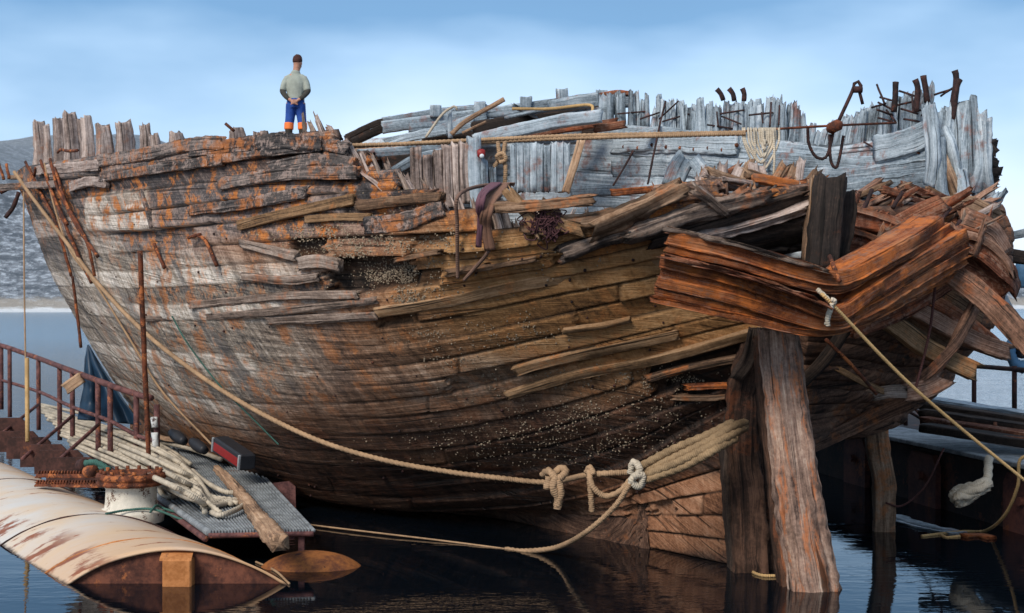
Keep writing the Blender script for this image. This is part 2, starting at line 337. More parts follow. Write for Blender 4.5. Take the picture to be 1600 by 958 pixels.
def land():
    m = MT('rocky_snowy_shore'); v = m.uv(1, 1, 1.6, 'Object')
    a = m.noise(v, .30, 6, .75); b = m.noise(v, .95, 5, .75)
    sp = m.n('ShaderNodeSeparateXYZ'); m.L(m.uv(1, 1, 1, 'Object'), sp.inputs[0])
    rock = m.mix(m.ramp(a, .38, .62), (.085, .105, .13), (.22, .25, .29))
    sn = m.ramp(m.ma('ADD', m.ma('MULTIPLY', a, .35), m.ma('MULTIPLY', b, .65)), .50, .60)
    col = m.mix(sn, rock, (.44, .50, .57))
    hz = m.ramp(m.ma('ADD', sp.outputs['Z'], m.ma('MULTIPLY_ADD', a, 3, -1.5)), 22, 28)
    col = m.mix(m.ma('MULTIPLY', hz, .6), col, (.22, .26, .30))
    tan = m.ramp(m.ma('ADD', sp.outputs['Z'], m.ma('MULTIPLY_ADD', b, 2.5, -1.2)), 1.6, 2.6, True)
    col = m.mix(m.ma('MULTIPLY', tan, .8), col, (.36, .33, .29))
    surf = m.ramp(m.ma('ADD', sp.outputs['Z'], m.ma('MULTIPLY_ADD', a, 1.6, -.8)), .35, .8, True)
    col = m.mix(surf, col, (.66, .70, .74)); m.fin(col, .95, b, .8, .8)
    xs = np.linspace(-420, 420, 260); ys = np.concatenate([np.linspace(196, 330, 60), np.linspace(345, 900, 30)])
    X = np.zeros((len(ys), len(xs), 3)); XX, YY = np.meshgrid(xs, ys)
    shore = 208 + 7 * vn(XX / 60, 0, 0, 5) + 60 * sstep(20, 110, XX)
    d = YY - shore
    hl = (.35 * sstep(70, -50, XX) + .57 * sstep(-62, -118, XX)) * (1 + .12 * vn(XX / 40, 2, 0, 8))
    pr = .04 * d.clip(0, 14) + 2.0 * sstep(4, 16, d) + sstep(10, 80, d) * 27.0 * hl + sstep(60, 260, d) * 20 * hl + sstep(5, 40, d) * 3.5
    Z = np.where(d < 0, d * .15, pr) + np.where(d > 3, 1.6 * fbm(XX / 9, YY / 9, 0, 3, 4) * sstep(3, 30, d), 0) * (.2 + .8 * hl)
    X[..., 0] = XX; X[..., 1] = YY; X[..., 2] = Z
    mb = MB(); grid(mb, X); tag(mb.build('hillside', m.m), kind='structure')
land()

# ------------------------------------------------------------------ the wreck: port side
wreck = thing('shipwreck', W(6, 0, 0), 'huge listing wreck of an old wooden ship, planks grey and rusty, stern broken open', 'shipwreck')
ROWS = [
 [(30,262),(150,243),(300,222),(500,203),(700,185),(900,170),(1050,165),(1180,170),(1290,180)],
 [(58,345),(172,335),(320,318),(510,303),(700,292),(880,275),(1025,258),(1155,250),(1280,245)],
 [(88,425),(200,425),(340,415),(520,405),(700,398),(860,380),(1000,352),(1130,330),(1270,305)],
 [(125,490),(225,500),(360,500),(530,492),(690,468),(840,438),(980,412),(1100,390),(1240,375)],
 [(165,555),(255,572),(390,580),(550,578),(700,560),(850,530),(980,500),(1090,475),(1200,455)],
 [(205,610),(290,640),(420,655),(570,655),(710,640),(850,610),(980,575),(1090,545),(1190,520)],
 [(250,660),(335,695),(455,722),(590,730),(720,722),(850,700),(975,665),(1080,625),(1170,590)],
 [(300,705),(380,745),(490,778),(610,795),(730,795),(850,785),(970,755),(1070,705),(1155,660)]]
WL = [(350,735),(430,765),(530,788),(640,798),(740,806),(850,823),(960,845),(1060,866),(1148,885)]
PTOP = [2.4, 2.9, 3.0, 2.8, 2.5, 2.0, 1.5, .9, .3]
G = [0, 0, .03, .1, .24, .4, .58, .8]
def up_of(X):
    q = X[:2] - S0; return q @ AX, q @ PT
ctrl = []
wlp = []
for c, (px, py) in enumerate(WL):
    D = H * F / (py - HY); wlp.append(P(px, py, D))
pwl = [max(0, up_of(x)[1]) for x in wlp]
for r in range(8):
    row = []
    for c in range(9):
        p = PTOP[c] * (1 - G[r]) + pwl[c] * G[r]; px, py = ROWS[r][c]
        row.append(P(px, py, Dp(px, p)))
    ctrl.append(row)
ctrl.append(wlp)
ctrl.append([W(up_of(x)[0] + .1, up_of(x)[1] * .35, -1.3) for x in wlp])
full = []
for row in ctrl:
    u, p = up_of(row[0]); z = row[0][2]
    bow = [W(u + 3.3, 0, z + .05), W(u + 2.9, p * .33, z + .05), W(u + 1.9, p * .72, z + .02)]
    full.append(bow + list(row))
full = np.array(full)          # rows x 12 x 3
NPER = [3, 3, 3, 3, 3, 3, 3, 6, 5]; VS = 11
NC_ = 900
cols = cr(full.transpose(1, 0, 2), NC_).transpose(1, 0, 2)     # 10 x NC x 3
v_s = []; k_s = []; t_s = []; k = 0
for r, n in enumerate(NPER):
    for q in range(n):
        for j in range(VS):
            v_s.append(r + (q + j / VS) / n); k_s.append(k); t_s.append(j / VS)
        k += 1
v_s = np.array(v_s); k_s = np.array(k_s); t_s = np.array(t_s)
qx = np.concatenate([2 * cols[:1] - cols[1:2], cols, 2 * cols[-1:] - cols[-2:-1]])
i = v_s.astype(int); f_ = (v_s - i)[:, None, None]
a, b, c_, d_ = qx[i], qx[i + 1], qx[i + 2], qx[i + 3]
HX = .5 * (2 * b + (c_ - a) * f_ + (2 * a - 5 * b + 4 * c_ - d_) * f_ ** 2 + (3 * b - a - 3 * c_ + d_) * f_ ** 3)   # NV x NC x 3
dv = np.gradient(HX, axis=0); du = np.gradient(HX, axis=1); HN = np.cross(dv, du); HN /= np.linalg.norm(HN, axis=2)[..., None] + 1e-9
if HN[50, 450, 1] > 0: HN = -HN
HPX, HPY = proj(HX)
su = np.cumsum(np.linalg.norm(du, axis=2), axis=1)[150][None].repeat(len(v_s), 0)      # length coordinate along strakes
sv = np.cumsum(np.linalg.norm(dv, axis=2), axis=0)
NS = k
rs = np.random.RandomState(11)
off = np.zeros_like(su); prand = np.zeros_like(su); butt = np.zeros_like(su)
for kk in range(NS):
    rows = np.where(k_s == kk)[0]; s_ = su[0]; cut = [0]; 
    x = rs.uniform(.5, 7)
    while x < s_[-1]: cut.append(x); x += rs.uniform(3.5, 9.0)
    cut.append(s_[-1] + 1)
    for q in range(len(cut) - 1):
        sel = (s_ >= cut[q]) & (s_ < cut[q + 1])
        off[np.ix_(rows, sel)] = rs.uniform(-.022, .022); prand[np.ix_(rows, sel)] = rs.uniform(0, 1)
        edge = np.exp(-((s_ - cut[q + 1]) / .022) ** 2)
        butt[rows] = np.maximum(butt[rows], edge[None])
T_ = t_s[:, None] * np.ones_like(su)
ruin = .35 + .9 * np.exp(-(((HPX - 580) / 150) ** 2 + ((HPY - 410) / 60) ** 2)) + .5 * sstep(330, 280, HPY) + .45 * sstep(900, 1150, HPX)
ruin = np.clip(ruin, .35, 1.25) * (1 - .45 * sstep(700, 800, HPX) * sstep(380, 420, HPY) * sstep(620, 580, HPY))
smooth_ = sstep(700, 520, HPX) * sstep(360, 430, HPY)
smooth_ = np.maximum(smooth_, sstep(220, 140, HPX) * sstep(300, 350, HPY))
wv = .25 * vn(su * 1.1, k_s[:, None] * 3.7, 0, 2)
ed = np.minimum(T_, 1 - T_) * 2
groove = -(.030 + .012 * vn(su * 1.6, k_s[:, None] * 2.2, 1, 4)) * (1 - sstep(0, .16 + .08 * vn(su * 3, k_s[:, None], 2, 6), ed))
tilt = (T_ - .5) * .03 * np.sign(prand - .38)
grain = .0065 * fbm(su * 1.1, sv * 34, 0, 21, 3) + .004 * vn(su * 4, sv * 75, 0, 24)
rot = -.075 * sstep(.18, .6, fbm(su * .9, sv * 4.0, 0, 31, 4)) * ruin ** 1.5
dent = .03 * fbm(su * .5, sv * .7, 0, 41, 2)
mudbump = .018 * fbm(su * 9, sv * 12, 0, 51, 3) * np.exp(-(((HPX - 590) / 120) ** 2 + ((HPY - 415) / 50) ** 2))
patch_ = sstep(132, 136, HPX) * sstep(234, 230, HPX + (HPY - 300) * -.2) * sstep(302, 305, HPY + (HPX - 150) * .16) * sstep(362, 359, HPY)
och_ = sstep(600, 720, HPX) * sstep(370, 400, HPY) * sstep(650, 610, HPY)
disp = off * (.4 + .8 * ruin) * (1 - .75 * smooth_) + groove * (1 - .8 * smooth_) - .012 * butt + tilt * (1 - .85 * smooth_) * (1 - .3 * och_) + grain * (1 - .5 * och_) + rot * (1 - .8 * smooth_) * (1 - .75 * och_) + dent * (1 - .5 * smooth_) + mudbump + .035 * patch_
miss = np.zeros_like(su)
def missing(px0, px1, py, depth=.1):
    c0 = None
    for kk in range(NS):
        rows = np.where(k_s == kk)[0]; mr = rows[len(rows) // 2]
        cm = np.argmin(np.abs(HPX[mr, 280:] - (px0 + px1) / 2)) + 280
        if HPY[rows[0], cm] <= py < HPY[rows[-1], cm] + 1.5:
            for rr in rows:
                j0 = 8 * vn(sv[rr, cm] * 40, 1, 0, kk); j1 = 8 * vn(sv[rr, cm] * 40, 7, 0, kk)
                s_ = sstep(px0 + j0 - 2, px0 + j0 + 2, HPX[rr]) * (1 - sstep(px1 + j1 - 2, px1 + j1 + 2, HPX[rr]))
                s_[:270] = 0
                miss[rr] = np.maximum(miss[rr], s_ * depth)
            return
for a_ in ((452, 505, 385, .10), (500, 640, 428, .12), (530, 690, 452, .08), (512, 570, 440, .12), (596, 760, 405, .05), (1010, 1180, 560, .12), (1020, 1170, 583, .10), (1060, 1170, 606, .09),
           (640, 700, 372, .06), (590, 640, 486, .07), (700, 830, 590, .05), (330, 420, 330, .04), (860, 1000, 392, .04), (800, 930, 556, .04), (900, 1100, 470, .03), (240, 300, 372, .03), (1180, 1260, 345, .05), (950, 1060, 372, .05),
           (980, 1010, 800, .05), (1020, 1050, 790, .05), (160, 236, 300, .05), (420, 560, 255, .04), (300, 470, 240, .05)): missing(*a_)
disp = disp - miss
HV = HX + HN * disp[..., None]
# broken upper edge
TR = np.array([(-60, 245), (30, 255), (110, 248), (300, 218), (420, 209), (510, 216), (545, 240), (590, 268), (640, 300), (700, 325), (760, 345), (830, 345), (900, 338), (960, 330), (1000, 322), (1050, 296), (1090, 285), (1150, 298), (1230, 300), (1300, 290)])
trim = np.interp(HPX, TR[:, 0], TR[:, 1])
midpy = np.zeros_like(su); 
for kk in range(NS):
    rows = np.where(k_s == kk)[0]; midpy[rows] = HPY[rows[len(rows) // 2]][None]
jit = 9 * vn(su * 1.4, k_s[:, None] * 5.1, 0, 61) + 5 * vn(su * 6, sv * 45, 0, 62)
keep = (midpy > trim + jit - 6)
keep[:, :230] = True
def emit(name, HV, keep, attrs, mat):
    n, m = HV.shape[:2]
    kf = keep[:-1, :-1] & keep[1:, 1:]
    I, J = np.where(kf); a0 = I * m + J
    f = np.stack([a0, a0 + m, a0 + m + 1, a0 + 1], 1)
    mb = MB(); mb.v = [HV.reshape(-1, 3)]; mb.uv = [np.stack([su, sv], 2).reshape(-1, 2)]; mb.f = f.tolist()
    o = mb.build(name, mat, wreck, attrs={k: a.ravel() for k, a in attrs.items()})
    return o
# colour zones of the old planking (silver grey, soot black and rust, ochre mud, dark wet wood)
n1 = fbm(su * .8, sv * 1.6, 0, 71, 4) ; n2 = fbm(su * .5, sv * .9, 3, 75, 3)
zx = HPX + 90 * n1; zy = HPY + 45 * n1
grey = sstep(660, 380, zx) * sstep(380, 440, zy + 60 * sstep(400, 150, zx) ) * sstep(700, 620, zy) 
grey = np.maximum(grey, .75 * sstep(250, 150, zx) * sstep(640, 560, zy))
grey = np.maximum(grey, .55 * np.exp(-(((zx - 720) / 130) ** 2 + ((zy - 590) / 50) ** 2)))
och = sstep(560, 760, zx + 40 * n2) * sstep(350, 400, zy) * sstep(640, 560, zy + (zx - 900) * .10)
soot = sstep(430, 340, zy + (zx - 200) * .10) * sstep(760, 600, zx) * (.85 + .6 * n2)
soot = np.maximum(soot, .6 * sstep(860, 980, zx) * sstep(390, 350, zy))
wet = sstep(600, 690, HPY + 25 * n1 - np.clip((500 - HPX) * .12, -40, 60)) * sstep(260, 420, HPX)
wet = np.maximum(wet, sstep(560, 620, HPY + 15 * n1) * sstep(950, 1080, HPX))
skeg = sstep(880, 960, HPX + 20 * n1) * sstep(735, 765, HPY + 15 * n1) * sstep(870, 845, HPY)
wet = wet * (1 - .85 * skeg)
hm = MT('hull_planking')
fine = hm.noise(hm.uv(1, 1, 1, 'Object'), 32, 5, .75); g1 = hm.noise(hm.uv(.9, 20), 1, 5, .65, .4); g2 = hm.noise(hm.uv(4, 80), 1, 3, .6)
pat = hm.noise(hm.uv(.7, 2.2), 1.3, 5, .65); big = hm.noise(hm.uv(1, 1, 1, 'Object'), 3.2, 5, .7)
streak = hm.noise(hm.diag(R(32), 13, 1.5), 1, 5, .72, .35); streak2 = hm.noise(hm.diag(R(28), 5, .9), 1, 5, .7, .4)
t = hm.ma('ADD', hm.ma('MULTIPLY', g1, .35), hm.ma('ADD', hm.ma('MULTIPLY', g2, .2), hm.ma('MULTIPLY', streak, .45))); t = hm.ma('ADD', t, hm.ma('MULTIPLY_ADD', fine, .42, -.21)); t = hm.ma('ADD', t, hm.ma('MULTIPLY_ADD', streak2, .3, -.15))
t = hm.ma('ADD', t, hm.ma('MULTIPLY_ADD', hm.attr('prand'), .16, -.08)); t = hm.ma('ADD', t, hm.ma('MULTIPLY_ADD', pat, .3, -.15))
cg = hm.cramp(t, [(.34, (.055, .05, .05)), (.5, (.34, .29, .24)), (.64, (.76, .71, .65))])
cb = hm.cramp(t, [(.32, (.03, .016, .010)), (.5, (.24, .11, .055)), (.68, (.46, .27, .16))])
co = hm.cramp(t, [(.28, (.07, .034, .015)), (.5, (.35, .18, .07)), (.72, (.55, .33, .16))])
cs = hm.cramp(t, [(.32, (.012, .012, .014)), (.5, (.082, .074, .076)), (.70, (.40, .31, .275))])
cw = hm.cramp(t, [(.32, (.008, .005, .005)), (.5, (.065, .034, .022)), (.68, (.17, .10, .065))])
ck = hm.cramp(t, [(.32, (.06, .024, .014)), (.5, (.27, .125, .065)), (.68, (.42, .24, .15))])
col = hm.mix(hm.attr('och'), cb, co); col = hm.mix(hm.attr('grey'), col, cg); col = hm.mix(hm.attr('soot'), col, cs)
rustm = hm.ramp(hm.ma('ADD', hm.ma('MULTIPLY', hm.ma('ADD', big, hm.ma('MULTIPLY_ADD', fine, .35, -.17)), .6), hm.ma('ADD', hm.ma('MULTIPLY', streak2, .25), hm.ma('MULTIPLY', streak, .15))), .50, .585)
rustm = hm.ma('MULTIPLY', rustm, hm.attr('rusty')); slate = hm.ramp(hm.noise(hm.diag(R(35), 2.6, .55), 1, 4, .6, .5), .52, .64)
col = hm.mix(hm.ma('MULTIPLY', slate, hm.ma('MULTIPLY', hm.attr('grey'), .62)), col, hm.mix(t, (.03, .03, .035), (.17, .17, .18)))
rc = hm.cramp(hm.ma('ADD', hm.ma('MULTIPLY', fine, .5), hm.ma('MULTIPLY', g2, .5)), [(.3, (.10, .032, .015)), (.5, (.44, .15, .038)), (.7, (.70, .32, .10))])
col = hm.mix(hm.ma('MULTIPLY', rustm, .9), col, rc)
pk = hm.ramp(hm.noise(hm.uv(2.2, 5), 2, 5, .7), .56, .66)
col = hm.mix(hm.ma('MULTIPLY', pk, hm.ma('MULTIPLY', hm.attr('soot'), .5)), col, (.40, .26, .22))
col = hm.mix(hm.attr('wet'), col, hm.mix(hm.ma('MULTIPLY', rustm, .35), cw, (.16, .05, .02))); col = hm.mix(hm.attr('skeg'), col, ck)
crk = hm.ramp(hm.noise(hm.uv(.55, 24), 1, 3, .55, .6), .60, .67)
col = hm.mix(hm.ma('MULTIPLY', crk, hm.ma('MULTIPLY_ADD', hm.attr('grey'), -.45, .75)), col, (.012, .008, .006))
col = hm.mix(hm.attr('seam'), col, (.008, .006, .005))
hb = hm.ma('SUBTRACT', hm.ma('ADD', hm.ma('ADD', g1, hm.ma('MULTIPLY', g2, .5)), hm.ma('MULTIPLY', fine, .8)), crk)
hm.fin(col, hm.ma('MULTIPLY_ADD', hm.attr('wet'), -.32, .85), hb, .8, .022)
seam = np.clip(sstep(.012, .03, -groove) * .85 * (1 - np.clip(.85 * smooth_ * (1 - .6 * n2), 0, .95)) + butt * .5 + sstep(.045, .09, miss) * .8, 0, 1)
grey = np.maximum(grey, patch_ * .9); soot = soot * (1 - patch_)
rusty = np.clip(.55 + .6 * sstep(420, 330, HPY) + .25 * sstep(700, 300, HPX) - .75 * sstep(230, 130, HPX) * sstep(330, 380, HPY) - .1 * och, .1, 1.15)
port = emit('port_planking', HV, keep, dict(grey=grey, och=och, soot=soot, wet=wet, skeg=skeg, prand=prand, seam=seam, rusty=rusty), hm.m)
mod = port.modifiers.new('thickness', 'SOLIDIFY'); mod.thickness = .11; mod.offset = -1
NB = 270
def on_hull(px, py, off=.0):
    d = (HPX[:, NB:] - px) ** 2 + (HPY[:, NB:] - py) ** 2
    i, j = np.unravel_index(np.argmin(d), d.shape); j += NB
    D = HX[i, j, 1] ; q = P(px, py, D)
    return q + HN[i, j] * off
def nrm_hull(px, py):
    d = (HPX[:, NB:] - px) ** 2 + (HPY[:, NB:] - py) ** 2
    i, j = np.unravel_index(np.argmin(d), d.shape); return HN[i, j + NB]
def part(name, mat, fn, parent=wreck, smooth=True, **k):
    mb = MB(); fn(mb); return mb.build(name, M[mat] if isinstance(mat, str) else mat, parent, smooth, **k)
def beam(name, mat, pts, w_, h_, parent=wreck, **k):
    """pts as (px, py, D): a beam put at its real distance; w_, h_ in metres"""
    return part(name, mat, lambda m: timber(m, [P(*q) for q in pts], w_, h_, **k), parent)
def hplank(name, mat, pts, h_, w_=.06, off=.04, **k):
    """a plank lying on the port planking through the given points"""
    q = [on_hull(x, y, off) for x, y in pts]; n = nrm_hull(*pts[len(pts) // 2])
    return part(name, mat, lambda m: timber(m, q, h_, w_, up=n, **k))

# barnacles and shell crust on the port planking
def barn():
    mb = MB(); rs = np.random.RandomState(5); V = []; Fc = []
    cl = [(560, 385, 90, 22, 420), (610, 440, 55, 28, 520), (650, 470, 50, 14, 220), (690, 520, 50, 25, 120), (700, 560, 40, 16, 90), (500, 360, 90, 18, 160), (680, 380, 60, 20, 120),
          (810, 520, 60, 30, 110), (930, 590, 90, 12, 200), (1040, 605, 60, 10, 170), (820, 680, 150, 45, 420), (1000, 690, 80, 22, 130), (900, 640, 120, 20, 160), (1050, 640, 60, 20, 80),
          (700, 690, 120, 25, 90), (560, 330, 100, 30, 100), (800, 420, 120, 40, 60), (480, 390, 40, 25, 60), (1180, 640, 20, 40, 40), (760, 600, 80, 20, 90)]
    n = 0
    for cx, cy, rx, ry, cnt in cl:
        for _ in range(int(cnt * (3.2 if cy < 480 else 2.0))):
            x = cx + rs.randn() * rx * .6; y = cy + rs.randn() * ry * .6 - (x - cx) * .08
            d = (HPX[::2, NB::2] - x) ** 2 + (HPY[::2, NB::2] - y) ** 2
            i, j = np.unravel_index(np.argmin(d), d.shape); i *= 2; j = j * 2 + NB
            if not keep[i, j] or d.min() > 30 or vn(x / 16, y / 9, 0, 9) < -.15 + .2 * rs.randn(): continue
            c = HV[i, j] + (HX[i, min(j + 1, NC_ - 1)] - HX[i, j]) * rs.uniform(-1.5, 1.5) + (HX[i, j] - HX[i - 1, j]) * rs.uniform(-2, 2); nn = HN[i, j]; a1 = np.cross(nn, [0.3, .1, 1]); a1 /= np.linalg.norm(a1); a2 = np.cross(nn, a1)
            r = rs.uniform(.003, .0105) * (1.4 if rs.rand() < .08 else 1)
            for q, (rr, hh) in enumerate(((1, -.3), (.55, .8))):
                for m in range(5):
                    th = m * 1.2566 + rs.rand() * .5; V.append(c + (a1 * math.cos(th) + a2 * math.sin(th)) * r * rr + nn * r * hh)
            V.append(c + nn * r * .55)
            for m in range(5):
                m2 = (m + 1) % 5; Fc.append((n + m, n + m2, n + 5 + m2, n + 5 + m)); Fc.append((n + 5 + m, n + 5 + m2, n + 10))
            n += 11
    mb.add(np.array(V), Fc)
    o = mb.build('barnacle_crust', plain('shell', (.27, .215, .155), .8, 30, .95), wreck); o['kind'] = 'stuff'
barn()

def nails():
    mb = MB(); rs = np.random.RandomState(17)
    for kk in range(2, 24):
        rows = np.where(k_s == kk)[0]; rr = rows[len(rows) // 3 + (kk % 2) * 3]
        for c in range(275, NC_ - 4, 15):
            j = c + rs.randint(-7, 8) if c < NC_ - 12 else c; rr = rows[int(rs.choice([3, 5, 7, 8]))]
            if rs.rand() < .80 or not keep[rr, j] or miss[rr, j] > .03: continue
            a = HV[rr, j]; n = HN[rr, j]; tube(mb, [a - n * .01, a + n * rs.uniform(.006, .022)], rs.uniform(.008, .015), nc=6, step=.03)
    o = mb.build('iron_fastenings', M['darkiron'], wreck); o['kind'] = 'stuff'
nails()
# starboard: outer shell round the stern to the bow, all one surface
def starboard():
    K0 = [(1290,330,12.5),(1285,380,12.5),(1275,430,12.55),(1265,480,12.6),(1255,540,12.7),(1250,600,12.8),(1245,660,12.9),(1240,700,13.0)]
    K1 = [(1390,330,12.9),(1380,385,12.9),(1370,440,12.95),(1355,490,13.0),(1335,545,13.1),(1320,600,13.2),(1300,650,13.3),(1275,690,13.3)]
    K2 = [(1480,320,13.5),(1480,385,13.5),(1465,450,13.5),(1440,510,13.5),(1410,560,13.5),(1380,605,13.5),(1345,645,13.5),(1300,680,13.5)]
    K3 = [(1550,325,14.3),(1562,380,14.2),(1552,450,14.1),(1525,515,14.0),(1485,560,14.0),(1450,600,13.9),(1395,638,13.8),(1330,668,13.7)]
    cols_ = [[P(*q) for q in K] for K in (K0, K1, K2, K3)]
    zs = [q[2] for q in cols_[3]]
    for u, fp, dz in ((2.5, 1.12, 0), (6, 1.22, .1), (10, 1.2, .25), (13.5, .95, .5), (15.4, .5, .6), (16, .0, .6)):
        pv = [-3.0, -3.0, -2.95, -2.7, -2.2, -1.7, -1.1, -.5]
        cols_.append([W(u - 1.6 * max(0, u - 10) / 6 * q / 7, pv[q] * fp, zs[q] + dz) for q in range(8)])
    for c in cols_:
        u, p = up_of(c[-1]); z = c[-1][2]; f = 1.2 if u < 1.5 else 0
        c.append(W(max(u, 0) + f, p * .12, z - .22)); c.append(W(max(u, 0) + f, p * .05, -1.2))
    Cn = np.array(cols_)     # cols x 9 x 3
    a = cr(Cn, 340).transpose(1, 0, 2); X = cr(a, 200)
    dv = np.gradient(X, axis=0); du = np.gradient(X, axis=1); N = np.cross(du, dv); N /= np.linalg.norm(N, axis=2)[..., None] + 1e-9
    if N[60, 60, 1] > 0: N = -N
    s = np.cumsum(np.linalg.norm(du, axis=2), 1)[60][None] * np.ones(X.shape[:2]); t = np.cumsum(np.linalg.norm(dv, axis=2), 0)
    row = np.arange(200) / 200 * 28; kk = np.floor(row); tt = row - kk; ed = np.minimum(tt, 1 - tt) * 2
    d = -.035 * (1 - sstep(0, .25, ed))[:, None] + .03 * vn(kk * 3.3, 0, 0, 4)[:, None] + .008 * fbm(s * 1.2, t * 30, 0, 5, 3) + .04 * fbm(s, t * 3, 0, 8, 3)
    X2 = X + N * d[..., None]
    mb = MB(); grid(mb, X2, np.stack([s, t], 2))
    o = mb.build('starboard_planking', M['wetred'], wreck); q = o.modifiers.new('t', 'SOLIDIFY'); q.thickness = .1; q.offset = 0
starboard()
SD = np.array([(520, 24.3), (700, 22.6), (950, 20), (1250, 16.8), (1450, 15.1), (1540, 14.6)])
def Ds(px): return float(np.interp(px, SD[:, 0], SD[:, 1]))
def inner():
    # inner side of the starboard wall: broad grey planks
    pxs = np.linspace(560, 1540, 330); top = np.interp(pxs, [540, 900, 1160, 1300, 1460, 1540], [225, 192, 218, 235, 215, 230]); bot = 400
    ns = 8; X = np.zeros((ns * 10 + 1, len(pxs), 3)); rs = np.random.RandomState(3); offs = rs.uniform(-.05, .05, ns + 1)
    U = np.zeros(X.shape[:2] + (2,))
    for j, px in enumerate(pxs):
        D0 = Ds(px)
        for i in range(ns * 10 + 1):
            f = i / (ns * 10); py = top[j] * (1 - f) + bot * f; k = int(f * ns * .999); tt = f * ns - k
            g = -.04 * (1 - min(1, min(tt, 1 - tt) / .1)) + offs[k]
            X[i, j] = P(px, py, D0 - g * 1. - .25 * f); U[i, j] = (px / 110, f * 2.2)
    n = fbm(U[..., 0] * 1.5, U[..., 1] * 30, 0, 3, 3) * .012 + fbm(U[..., 0] * .7, U[..., 1] * 2, 0, 9, 3) * .03
    X[..., 1] += n
    mb = MB(); grid(mb, X, U); o = mb.build('inner_planking', M['grey'], wreck); q = o.modifiers.new('t', 'SOLIDIFY'); q.thickness = .12; q.offset = 0
inner()
# tilted remains of the deck inside
def decks():
    mb = MB()
    for k in range(44):
        p = 2.0 - k * .125; u0 = 1.2 + .6 * abs(p) * .4 + rnd.uniform(0, .8); u1 = 8.8 + rnd.uniform(-.4, .4)
        timber(mb, [W(u0, p, 3.0 - p * .06), W(u1, p, 3.05 - p * .06)], .11, .06, step=.3, nc=8)
    mb.build('lower_deck', M['brown'], wreck)
    mb = MB()
    for k in range(46):
        p = 2.25 - k * .12; u0 = 8.2 + rnd.uniform(-.5, .5); u1 = 14.6 - .14 * p * p
        zz = lambda u, p: 4.42 - .13 * p + .045 * (u - 8)
        timber(mb, [W(u0, p, zz(u0, p)), W(u1, p, zz(u1, p))], .115, .07, step=.3, nc=8)
    mb.build('foredeck', M['brown'], wreck)
decks()
# ---- frame heads standing above the rail at the bow
for (x0, y0, x1, y1, wpx, D) in ((64,262,60,191,20,21.6),(76,262,72,196,9,21.4),(95,258,90,186,19,20.9),(113,256,108,177,22,20.5),(133,256,126,188,9,20),(139,255,135,183,18,19.9),(165,252,161,195,24,19.3),(196,248,192,192,26,18.6),
        (228,242,226,195,15,18),(243,240,241,211,10,17.8),(277,236,275,206,23,17.2),(330,232,328,214,24,16.5),(372,226,370,203,26,16),(410,224,408,206,22,15.4),(438,226,436,209,20,15)):
    beam('frame', 'pink', [(x0, y0, D), ((x0 + x1) / 2 + 1, (y0 + y1) / 2, D), (x1, y1, D)], wpx / F * D, .16, up=(.6, -.8, 0), jag=(.02, .05), rough=.02, step=.03, taper=(1.05, .8))
# rail logs along the broken upper edge of the port side
for mat, pts, h_ in (('pink', [(60,266),(100,263),(158,258)], .17), ('pink', [(112,292),(140,284),(168,286)], .16), ('brown', [(0,293),(45,290),(90,288)], .13),
        ('brown', [(155,252),(230,241),(300,226),(352,224)], .18), ('brown', [(300,236),(380,227),(440,221),(508,226)], .19),
        ('black', [(330,250),(420,236),(500,228),(545,232)], .15), ('black', [(160,278),(260,262),(350,250)], .14), ('brown', [(420,262),(500,250),(556,256)], .15),
        ('brown', [(345,288),(450,272),(560,270)], .16), ('black', [(300,330),(400,316),(480,300)], .14),
        ('mud', [(376,352),(450,334),(556,311)], .13), ('mud', [(480,343),(530,339),(580,339)], .09), ('black', [(575,352),(640,345),(694,324)], .2), ('brown', [(560,322),(640,312),(690,308)], .12),
        ('pink', [(228,497),(400,489),(590,468)], .09), ('pink', [(300,476),(450,462),(560,460)], .10), ('pink', [(420,500),(500,496),(592,492)], .12), ('pink', [(470,412),(500,408),(532,414)], .16),
        ('pink', [(380,380),(420,390),(466,400)], .12), ('pink', [(380,432),(450,437),(500,432)], .10),
        ('mud', [(590,486),(700,468),(830,440),(1040,405)], .15), ('mud', [(805,578),(860,562),(990,535),(1060,520)], .13),
        ('mud', [(792,616),(900,584),(1040,556),(1182,518)], .12), ('mud', [(880,515),(940,508),(985,498)], .05), ('brown', [(1010,590),(1080,572),(1170,556)], .08), ('orange', [(1070,604),(1120,602),(1165,603)], .06), ('brown', [(1052,618),(1110,619),(1160,614)], .06),
        ('brown', [(700,425),(760,415),(840,400)], .05), ('brown', [(620,405),(660,398),(690,392)], .05)):
    deep = .07 if h_ < .3 else .05
    hplank('plank', 'gb' if mat == 'pink' and pts[0][0] > 200 else 'soot' if mat == 'black' or (mat == 'brown' and pts[0][1] < 340 and pts[0][0] < 500) else mat, pts, h_ * .78, deep * .8, off=.012, rough=.004 if mat == 'mud' else .009, sq=.14 if mat == 'mud' else .28, step=.04, jag=(.02, .03) if mat == 'mud' else (.05, .06), nc=28)
hplank('rubbing_strake', 'soot', [(226, 298), (235, 325), (243, 357)], .05, .06, off=.03, rough=.006)
